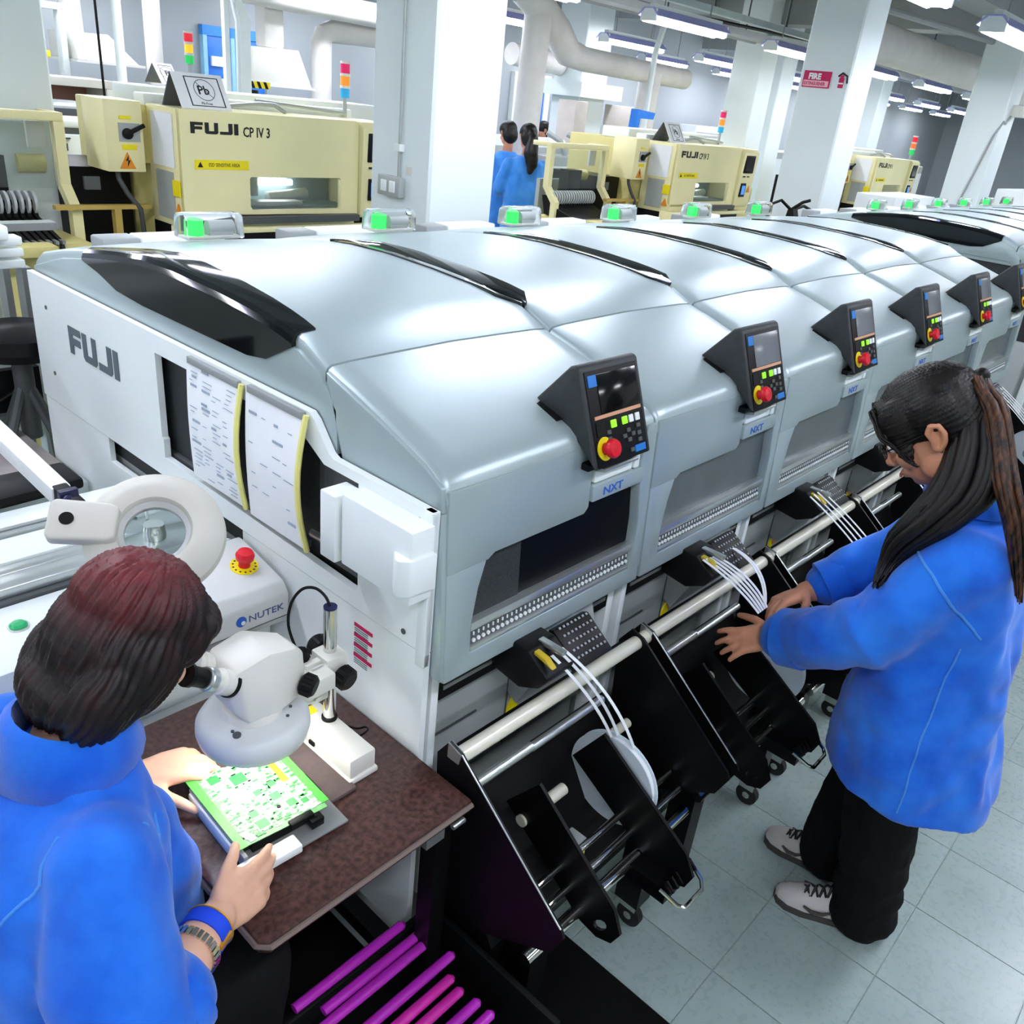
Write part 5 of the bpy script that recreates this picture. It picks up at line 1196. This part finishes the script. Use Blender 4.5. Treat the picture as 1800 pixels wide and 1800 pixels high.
# signal towers
def tower(x, y, z, s, cols, label):
    t = thing('signal_tower', label, 'signal light', (x, y, z))
    MB().cyl((x, y, 0 if z == 1.75 else z), (x, y, z + .10 * s), .012 * s, None, 10).build('stem', mgrey, t)
    for k, (nm, c) in enumerate(cols):
        h = z + .10 * s + k * .062 * s
        MB().cyl((x, y, h), (x, y, h + .048 * s), .026 * s, None, 18).build(nm + '_lamp', mat('lamp_' + nm, c, .3, emit=.35), t)
        MB().cyl((x, y, h + .048 * s), (x, y, h + .062 * s), .029 * s, None, 18).build('collar', offwhite, t)
    return t
TC = [('blue', (40, 150, 200)), ('amber', (230, 140, 40)), ('crimson', (200, 30, 90))]
tower(2.53, 3.62, 1.722, 1.05, TC, 'blue, amber and crimson signal tower beside the first big pillar')
tower(6.95, 3.62, 1.722, 1.05, TC, 'blue, amber and crimson signal tower on the second cream machine')
tower(13.30, 4.0, 1.62, 1.4, [('green', (40, 190, 90)), ('orange', (240, 110, 40)), ('scarlet', (220, 30, 50))], 'green, orange and red signal tower far off beyond the fire-sign pillar')
tower(3.72, 7.6, 1.75, 1.5, [('green', (40, 190, 90)), ('yellow', (245, 200, 40)), ('scarlet', (220, 30, 50))], 'green, yellow and red signal tower beside the pair of blue doors')

# ---- pillar furniture
t = thing('socket_box', 'grey double socket box on the first big pillar, with its conduit', 'socket', (1.84, 2.33, 1.46))
MB().b2(1.81, 1.85, 2.262, 2.418, 1.46, 1.55).build('box', mgrey, t, bev=.006)
MB().b2(1.805, 1.812, 2.29, 2.33, 1.48, 1.53).b2(1.805, 1.812, 2.35, 2.39, 1.48, 1.53).build('socket_face', white, t, bev=.004)
MB().cyl((1.838, 2.30, 1.55), (1.838, 2.30, 3.4), .007, None, 8).build('conduit', mgrey, t)
MB().b2(1.82, 1.85, 2.28, 2.32, 1.66, 1.69).build('junction', white, t)
tag(recentre(MB().b2(1.847, 1.85, 2.22, 2.26, 1.565, 1.60).build('cream_sticker', offwhite)), 'small cream sticker above the socket box on the pillar', 'sticker')
t = thing('fire_sign', 'crimson and white fire extinguisher sign on the second big pillar', 'sign', (6.2, 2.187, 2.3))
def on_face(u, v): return at(u, v, 0, 6.28)
fs = [(at(1412, 112, 0, 6.278)), (at(1458, 112, 0, 6.278))]
y0_, y1_ = 2.575, 2.345; zt, zb = 2.363, 2.245
MB().b2(6.270, 6.279, y1_, y0_, zb, zt).build('sign_board', crimson, t, bev=.002)
MB().b2(6.267, 6.270, y1_ + .01, y0_ - .01, zb + .008, zb + .05).build('white_band', mat('pink_band', (245, 190, 205), .5), t)
text('FIRE', .058, plane((6.2668, y0_ - .045, zb + .060), (0, -1, 0), (0, 0, 1)), paper, t, 'lettering', bold=.0025, sx=1.0)
text('EXTINGUISHER', .034, plane((6.2660, y0_ - .014, zb + .017), (0, -1, 0), (0, 0, 1)), crimson, t, 'small_lettering', bold=.0008, sx=.78)
t = thing('extinguisher_emblem', 'crimson extinguisher emblem beside the fire sign on the pillar', 'sign', (6.275, 2.26, 2.25))
MB().b2(6.272, 6.279, 2.235, 2.275, 2.255, 2.325).cyl((6.275, 2.255, 2.325), (6.274, 2.255, 2.345), .014).build('bottle_shape', crimson, t)
MB().tube([(6.273, 2.285, 2.335), (6.273, 2.255, 2.36), (6.273, 2.215, 2.34), (6.273, 2.205, 2.29)], .007, 6).build('hose_shape', ink, t)
MB().b2(6.270, 6.273, 2.235, 2.275, 2.282, 2.292).build('white_stripe', paper, t)
t = thing('fire_extinguisher', 'black-handled fire extinguisher at the foot of the second big pillar', 'extinguisher', (5.72, 2.15, .0))
MB().lathe([(0, 0), (.075, 0), (.075, 1.16), (.05, 1.24), (.025, 1.27), (.025, 1.30), (0, 1.30)], (5.72, 2.15, 0), (0, 0, 1), 24).build('bottle', red, t)
MB().prism([(2.10, 1.30), (2.18, 1.30), (2.17, 1.37), (2.13, 1.38)], 'x', 5.68, 5.76).tube([(5.72, 2.16, 1.37), (5.76, 2.10, 1.43), (5.80, 2.06, 1.45)], .013, 6).tube([(5.72, 2.15, 1.37), (5.84, 2.12, 1.40), (5.95, 2.08, 1.36)], .012, 6).tube([(5.72, 2.17, 1.37), (5.64, 2.22, 1.43), (5.58, 2.26, 1.40), (5.54, 2.27, 1.28)], .012, 6).build('valve_handle', black, t)

# ---- extraction ducts, hoods, hanging arm
t = thing('extraction_hood', 'white sloping extraction hood with square duct, right of the blue doors', 'hood', (4.25, 7.2, 1.79), 'white extraction hoods')
MB().loft([[(4.0, 6.98, 1.80), (4.68, 6.98, 1.80), (4.68, 7.2, 1.80), (4.0, 7.2, 1.80)], [(4.04, 7.0, 2.11), (4.54, 7.0, 2.12), (4.54, 7.2, 2.12), (4.04, 7.2, 2.11)]]).build('hood', offwhite, t, bev=.004)
MB().b2(4.18, 4.40, 7.02, 7.2, 2.11, 2.9).build('duct', ductm, t, bev=.03)
MB().b2(3.99, 4.70, 6.96, 7.22, 1.785, 1.80).build('lip', white, t)
t = thing('extraction_hood', 'white sloping extraction hood above the shelving, behind the thin pole', 'hood', (2.6, 7.1, 1.81), 'white extraction hoods')
MB().loft([[(2.36, 6.85, 1.85), (2.86, 6.85, 1.845), (2.86, 7.4, 1.845), (2.36, 7.4, 1.85)], [(2.36, 6.95, 2.04), (2.66, 6.95, 2.05), (2.66, 7.4, 2.05), (2.36, 7.4, 2.04)]]).build('hood', offwhite, t, bev=.004)
MB().cyl((2.46, 7.15, 2.04), (2.44, 7.15, 3.1), .085, None, 24).build('duct', ductm, t)
MB().b2(2.34, 2.90, 6.83, 7.42, 1.83, 1.848).build('lip', offwhite, t)
def duct(name, label, pts, r, **k):
    o = MB().tube(pts, r, 20).build(name, ductm); tag(recentre(o), label, 'duct', k.get('group')); return o
duct('air_duct', 'fat grey vertical air duct left of the first big pillar', [(4.95, 7.2, 0), (4.95, 7.2, 2.22), (4.98, 7.2, 2.30), (5.08, 7.2, 2.34), (5.9, 7.2, 2.36)], .105)
duct('air_duct', 'grey horizontal air duct running over the extraction hood', [(.5, 6.9, 2.60), (5.9, 6.9, 2.52)], .11)
duct('air_duct', 'pale vertical air duct beyond the nearest cream machine', [(3.02, 6.9, 0), (3.02, 6.9, 2.6)], .07)
duct('air_duct', 'fat pale vertical air duct beside the far blue door', [(6.80, 6.0, 0), (6.85, 6.0, 2.45), (6.86, 6.0, 2.75)], .15)
duct('air_duct', 'grey lagged air duct bending down from the ceiling to run rightward', [(6.55, 6.0, 2.95), (6.9, 6.0, 2.80), (7.20, 6.0, 2.62), (7.42, 6.0, 2.44), (7.70, 6.0, 2.40), (9.9, 6.0, 2.37)], [.15, .16, .16, .15, .13, .12])
duct('air_duct', 'pale vertical air duct below the long lagged duct', [(9.02, 6.0, 0), (9.1, 6.0, 2.38)], .14)
duct('air_duct', 'grey air duct high up beyond the fire-sign pillar', [(8.4, 3.3, 2.86), (11.2, 3.0, 2.78), (14.4, 2.8, 2.74)], .19)
duct('air_duct', 'short stub of grey duct ending before the white pillar cladding', [(8.0, 7.4, 2.42), (8.96, 7.4, 2.38)], .13)
tag(recentre(MB().cyl((1.72, 4.75, .2), (1.72, 4.75, 3.4), .028, None, 12).build('thin_pole', pillar)), 'thin white pole rising behind the switch box', 'pole')
tag(recentre(MB().cyl((1.655, 4.85, .5), (1.635, 4.85, 3.4), .008, None, 8).build('black_cable', black)), 'black vertical cable beside the thin white pole', 'cable')
tag(recentre(MB().tube([(8.55, 5.5, 3.0), (8.42, 5.5, 2.62), (8.40, 5.5, 2.55), (8.38, 5.5, .2)], .035, 10).build('service_pole', pillar)), 'white service pole bending under the big fitting, before the second cream machine', 'pole')
t = thing('hanging_arm', 'white jointed service arm with striped tip hanging over the shelving', 'arm', (2.37, 7.0, 1.7))
MB().b2(2.28, 2.33, 6.95, 7.05, 1.72, 2.20).b2(2.12, 2.33, 6.95, 7.05, 2.18, 2.23).b2(2.12, 2.15, 6.97, 7.03, 2.2, 3.4).build('arm_tube', pillar, t, bev=.008)
MB().cyl((2.13, 6.98, 2.18), (2.13, 6.98, 1.88), .006).build('pull_cable', black, t)
MB().b2(2.11, 2.19, 6.95, 7.0, 1.84, 1.89).build('striped_tip', yellow, t, bev=.01)
t = thing('gantry_frame', 'pale green-white steel gantry in front of the blue doors', 'frame', (3.65, 6.64, 0))
MB().prism([(3.634, 0), (3.739, 0), (3.767, 2.30), (3.68, 2.45), (3.62, 2.45), (3.666, 2.267)], 'y', 6.6, 6.68).build('bent_post', pillar, t); MB().b2(3.515, 3.56, 6.6, 6.65, 0, 2.45).build('thin_post', pillar, t)
sbr = MB().b2(3.81, 4.02, 6.70, 6.74, 1.765, 1.82).build('striped_bar', yellow); st_ = MB()
for k in range(3): st_.prism([(3.83 + k * .07, 1.764), (3.86 + k * .07, 1.764), (3.835 + k * .07, 1.821), (3.805 + k * .07 + (.005 if k == 0 else 0), 1.821)], 'y', 6.697, 6.70)
MB().b2(3.985, 4.0, 6.715, 6.735, 0, 1.765).build('support', mgrey, sbr)
tag(st_.build('stripes', black, sbr), kind='stuff'); tag(recentre(sbr), 'black and yellow striped bar under the white hood', 'bar')
tag(recentre(MB().cyl((3.90, 6.85, .0), (3.90, 6.85, 1.745), .075, None, 24).build('black_drum', black)), 'black rounded drum under the striped bar', 'drum')
# ---- shelving at left, white equipment
t = thing('open_cabinet', 'cream framed cabinet with brown interior beside the left pillar', 'cabinet', (1.9, 6.2, 0))
MB().b2(1.50, 2.24, 6.0, 6.4, 1.68, 1.735).build('top_frame', offwhite, t, bev=.006)
for x in (1.50, 2.18): MB().b2(x, x + .06, 6.0, 6.4, 0, 1.68).build('upright', offwhite, t, bev=.006)
MB().b2(1.56, 2.18, 6.35, 6.4, 0, 1.68).build('back_panel', mat('brown_panel', (150, 110, 98), .6), t)
MB().b2(1.56, 2.18, 6.02, 6.38, 1.40, 1.45).build('shelf', grey, t)
tag(recentre(MB().tube([(1.66, 6.1, 1.45), (1.68, 6.1, 1.55), (1.75, 6.1, 1.58), (1.80, 6.1, 1.50), (1.79, 6.1, 1.45)], .010, 8).build('red_cable', mat('red_cable', (200, 70, 90), .5))), 'thin red cable looped in the brown cabinet', 'cable')
tag(recentre(MB().b2(1.68, 1.72, 6.06, 6.12, 1.45, 1.51).b2(1.85, 2.0, 6.08, 6.16, 1.45, 1.475).b2(2.04, 2.10, 6.1, 6.16, 1.45, 1.51).build('black_tools', black)), 'black tools lying in the brown cabinet', 'tool', kind='stuff')
t = thing('white_printer', 'white boxy machine with dark panel strip left of the switch box', 'equipment', (1.37, 4.9, 0))
MB().b2(1.12, 1.62, 4.7, 5.1, 0, 1.47).build('body', white, t, bev=.01)
MB().b2(1.12, 1.62, 4.72, 5.1, 1.50, 1.545).build('lid', white, t, bev=.01)
MB().b2(1.12, 1.62, 4.715, 4.74, 1.470, 1.505).b2(1.30, 1.33, 4.69, 4.7, 1.38, 1.42).b2(1.14, 1.35, 4.69, 4.7, 1.445, 1.452).build('panel_strip', dgrey, t)
t = thing('grey_printer', 'pale grey machine top above the dark bay', 'equipment', (1.3, 5.5, 0)); MB().b2(1.25, 1.85, 5.2, 5.8, 0, 1.60).build('body', mgrey, t, bev=.02); MB().b2(1.25, 1.85, 5.19, 5.2, 1.52, 1.58).build('band', dgrey, t)
# ---- cabinets on the pillar beyond, chairs of equipment
t = thing('control_cabinet', 'tall grey-beige control cabinet on the clad pillar, knobs on its door', 'cabinet', (9.6, 6.7, .2))
MB().b2(9.56, 10.02, 6.55, 7.0, 0, 1.97).build('body', mat('beige_cabinet', (196, 188, 178), .5), t, bev=.01)
MB().b2(9.62, 9.98, 6.53, 6.55, .3, 1.93).build('door', mat('beige_cabinet2', (206, 198, 188), .5), t, bev=.004)
MB().cyl((9.75, 6.53, 1.87), (9.75, 6.51, 1.87), .02).build('red_knob', red, t)
MB().b2(9.80, 9.90, 6.52, 6.53, 1.83, 1.89).b2(9.72, 9.84, 6.52, 6.53, 1.66, 1.74).b2(9.90, 9.93, 6.51, 6.53, 1.62, 1.74).build('label', dgrey, t)
t = thing('narrow_cabinet', 'narrow grey cabinet on the near flank of the clad pillar', 'cabinet', (8.68, 6.9, .2)); MB().b2(8.55, 8.80, 6.7, 7.0, 0, 1.97).build('body', mat('beige_cabinet', (196, 188, 178)), t, bev=.01)
# ---- machines seen between the pillars
def box_machine(name, label, cat, x0, x1, y0, y1, z0, z1, m, bev=.02, extra=None):
    t = thing(name, label, cat, ((x0 + x1) / 2, (y0 + y1) / 2, 0))
    MB().b2(x0, x1, y0, y1, .02, z1).build('body', m, t, bev=bev)
    MB().b2(x0 + .04, x1 - .04, y0 - .012, y0 + .02, z0, z1 - .10).build('front_door', mgrey if m is white else white, t, bev=.006)
    MB().b2((x0 + x1) / 2 - .01, (x0 + x1) / 2 + .01, y0 - .02, y0, z0 + .1, z1 - .2).build('handle', dgrey, t)
    if extra: extra(t)
    return t
def arch(t):
    for k in range(3):
        MB().tube([(7.1 + k * .35, 5.6, 1.38), (7.05 + k * .35, 5.65, 1.54), (6.92 + k * .35, 5.75, 1.62)], .03, 8).build('hose', mgrey, t)
box_machine('glass_machine', 'grey machine with curved clear covers behind the cage of the second cream machine', 'machine', 6.65, 8.0, 5.45, 5.8, .5, 1.40, mgrey, .02, arch)
box_machine('oven_machine', 'long white reflow machine along the next aisle', 'machine', 6.4, 8.4, 6.65, 7.0, .6, 1.50, white, .04)
box_machine('white_cabinet', 'pale low cabinet behind the further machine row, before the far pillar', 'cabinet', 8.3, 9.5, 2.3, 2.7, .3, 1.42, white, .01)
box_machine('white_unit', 'large white unit at the far right beyond the machine row', 'cabinet', 12.2, 15.0, 1.6, 2.4, .3, 1.5, white, .01)
box_machine('grey_tester', 'grey tester with slanted dark screen by the far pillar', 'machine', 12.1, 13.4, 3.8, 4.5, .4, 1.62, mgrey, .02, lambda t: MB().b2(12.4, 12.7, 3.77, 3.8, 1.48, 1.66).build('screen', dgrey, t))
box_machine('component_rack', 'rack of small parts far behind the second cream machine', 'rack', 8.3, 10.2, 5.0, 5.5, .4, 1.52, cream_d, .01)
box_machine('aisle_bench', 'pale bench under the far fittings, right of the second signal tower', 'bench', 12.0, 15.5, 6.2, 7.0, .4, 1.55, mgrey, .01)
box_machine('back_cupboard', 'white cupboard against the back wall under the far fittings', 'cupboard', 14.0, 17.0, 8.2, 8.8, .4, 1.8, white, .01)
t = thing('blue_canopy_stand', 'bright blue folding stand behind the tent sign of the second cream machine', 'stand', (8.0, 5.2, 0))
MB().prism([(7.62, 0), (7.70, 0), (7.80, 1.86), (8.06, 1.86), (8.08, 1.93), (7.74, 1.95)], 'y', 5.15, 5.25).build('frame', mat('stand_blue', (30, 120, 215), .5), t)
MB().b2(7.95, 8.3, 5.0, 5.4, 1.7, 1.74).b2(8.28, 8.30, 5.0, 5.4, .2, 1.74).build('tray', mgrey, t)
t = thing('wall_screen', 'dark monitor on a wall bracket above the far aisle', 'monitor', (11.0, 8.6, 2.1)); MB().b2(10.95, 11.35, 8.6, 8.66, 2.08, 2.22).b2(11.1, 11.2, 8.66, 9.0, 2.12, 2.16).build('panel', black, t)
t = thing('camera_box', 'small beige camera box on the far pillar with its cable', 'camera', (10.6, 2.05, 2.3))
MB().b2(10.55, 10.72, 1.98, 2.10, 2.30, 2.42).build('box', offwhite, t, bev=.01); MB().cyl((10.6, 1.98, 2.50), (10.6, 1.90, 2.50), .05).build('lens', dgrey, t)
MB().tube([(10.55, 2.09, 2.3), (10.45, 2.09, 2.22), (10.36, 2.09, 2.24), (10.34, 2.14, 2.1), (10.34, 2.3, 1.3)], .012, 6).build('cable', grey, t)
# stools and left-hand clutter
t = thing('conveyor_frame', 'aluminium frame with white rails and pale panel at the back left', 'frame', (-.3, 2.1, 0))
for z in (1.290, 1.325, 1.36): MB().b2(-2.2, .10, 2.06, 2.12, z, z + .026).build('rail', white, t, bev=.004)
MB().b2(-2.2, .30, 2.30, 2.36, 1.36, 1.385).build('rear_rail', alu, t)
for xa, xb, za in ((.085, .115, 0), (-1.6, -1.57, 0), (.03, .05, .5)): MB().b2(xa, xb, 2.06, 2.12, za, 1.29).build('upright', alu, t)
MB().b2(-1.6, .085, 2.3, 2.306, .62, 1.27).build('panel', mat('frosted_panel', (178, 182, 180), .5), t)
MB().b2(-1.6, .1, 2.06, 2.12, .80, .84).build('lower_rail', alu, t)
tag(recentre(MB().b2(-.12, .045, 2.0, 2.2, 1.386, 1.43).build('white_cover', white, None, bev=.008)), 'small white cover on the rails at the back left', 'cover')
t = thing('round_stool', 'black round stool behind the conveyor at the far left', 'stool', (.0, 1.95, 0))
MB().lathe([(0, 0), (.13, .0), (.155, .03), (.15, .07), (.11, .085), (0, .09)], (.0, 1.93, 1.06), (0, 0, 1), 28).build('seat', black, t)
MB().cyl((.0, 1.93, .78), (.0, 1.93, 1.06), .03).build('column', dgrey, t)
for k in range(4): a = k * 1.57 + .5; MB().tube([(.0, 1.93, .98), (.09 * math.cos(a), 1.93 + .09 * math.sin(a), .8), (.16 * math.cos(a), 1.93 + .16 * math.sin(a), 0)], .016, 8).build('leg', dgrey, t)
t = thing('low_trolley', 'low trolley with grey worn top behind the conveyor', 'trolley', (-.2, 1.75, 0))
MB().b2(-1.2, -.03, 1.50, 2.02, .775, .80).build('top', mat('worn_grey', (140, 134, 130), .6, 0, .25, 6), t)
MB().b2(-1.2, -.03, 1.44, 1.50, .76, .81).b2(-1.2, -.03, 2.02, 2.05, .77, .82).build('rim', alu, t, bev=.006)
for x in (-1.1, -.1): MB().b2(x - .02, x + .02, 1.5, 1.54, 0, .77).b2(x - .02, x + .02, 1.98, 2.02, 0, .77).build('leg_frame', dgrey, t)
t = thing('black_handset', 'black handset with coiled cord on the conveyor\'s rear guard', 'handset', (-.30, 1.18, .9))
MB().prism([(-.50, 1.10), (-.47, 1.22), (-.35, 1.25), (-.16, 1.25), (-.16, 1.12)], 'z', .945, .975).build('body', black, t, bev=.01)
MB().cyl((-.35, 1.2, .97), (-.36, 1.22, 1.04), .012).build('stalk', black, t)
MB().tube([(-.46 + .006 * math.sin(k * 1.6), 1.20, .97 + k * .006) for k in range(16)], .002, 5).build('coiled_cord', dgrey, t)
# loose cables heap below the stool
tag(recentre(MB().b2(-.9, .08, 2.02, 2.05, .84, .98).tube([(-.3, 2.0, .85), (-.2, 1.98, .92), (-.1, 2.0, .87), (.0, 1.98, .93), (.05, 2.0, .86)], .008).build('cable_heap', black)), 'dark heap of cables below the stool', 'cables', kind='stuff')
# ---- cable trays and pipes under the ceiling
for (a, b_, r, lab) in (((4.6, 5.6, 2.92), (12, 4.2, 2.92), .018, 'dark thin pipe crossing under the ceiling beside the big pillars'), ((6.0, 3.0, 3.0), (14, 2.0, 3.0), .03, 'pale pipe crossing under the ceiling past the fire-sign pillar'), ((6.5, 5.3, 2.88), (17, 5.3, 2.88), .03, 'long pale pipe beside the second row of fittings')):
    tag(recentre(MB().cyl(a, b_, r, None, 8).build('ceiling_pipe', grey if 'pale' in lab else black)), lab, 'pipe')
t = thing('cable_tray', 'grey cable tray with many hangers along the third row of fittings', 'tray', (8, 4.9, 2.8))
MB().b2(5.5, 18, 4.85, 5.05, 2.84, 2.86).b2(5.5, 18, 4.85, 4.86, 2.86, 2.91).build('channel', grey, t)
for k in range(7): MB().cyl((6 + k * 1.7, 4.95, 2.86), (6 + k * 1.7, 4.95, 3.5), .01, None, 6).build('hanger', dgrey, t)
t = thing('light_truss', 'pale steel channel carrying the fittings above the second cream machine', 'channel', (8, 4.2, 2.9)); MB().b2(5.6, 20, 4.40, 4.48, 2.90, 2.96).build('channel', mat('channel_pale', (190, 204, 204), .5), t)
for k in range(8): MB().cyl((6.2 + k * 1.6, 4.44, 2.96), (6.2 + k * 1.6, 4.44, 3.5), .012, None, 6).build('hanger', dgrey, t)

# ---- fittings: rows along x
rows = {1.25: 'over the placement machines', 4.2: 'over the cream mounting machines', 6.6: 'over the white reflow machine', 8.1: 'by the back wall', -1.3: 'over the tiled aisle', -3.8: 'over the next aisle'}
ORD = ['first', 'second', 'third', 'fourth', 'fifth', 'sixth', 'seventh', 'eighth', 'ninth', 'tenth', 'eleventh', 'twelfth', 'thirteenth', 'fourteenth']
for y, wd in rows.items():
    x0, n, st = {1.25: (-5.8, 14, 2.4), 4.2: (-5.45, 14, 2.35), 6.6: (-5.0, 14, 2.3), 8.1: (-4.65, 14, 2.35), -1.3: (-5.9, 8, 2.3), -3.8: (-4.0, 4, 3.0)}[y]
    for k in range(n):
        fitting(x0 + k * st, y, 2.70, 1.3, e=LAMP_E * (.6 if y > 8 else .8 if y > 6 else 1.0), label='white twin-tube fluorescent fitting, %s of the row %s' % (ORD[k], wd))
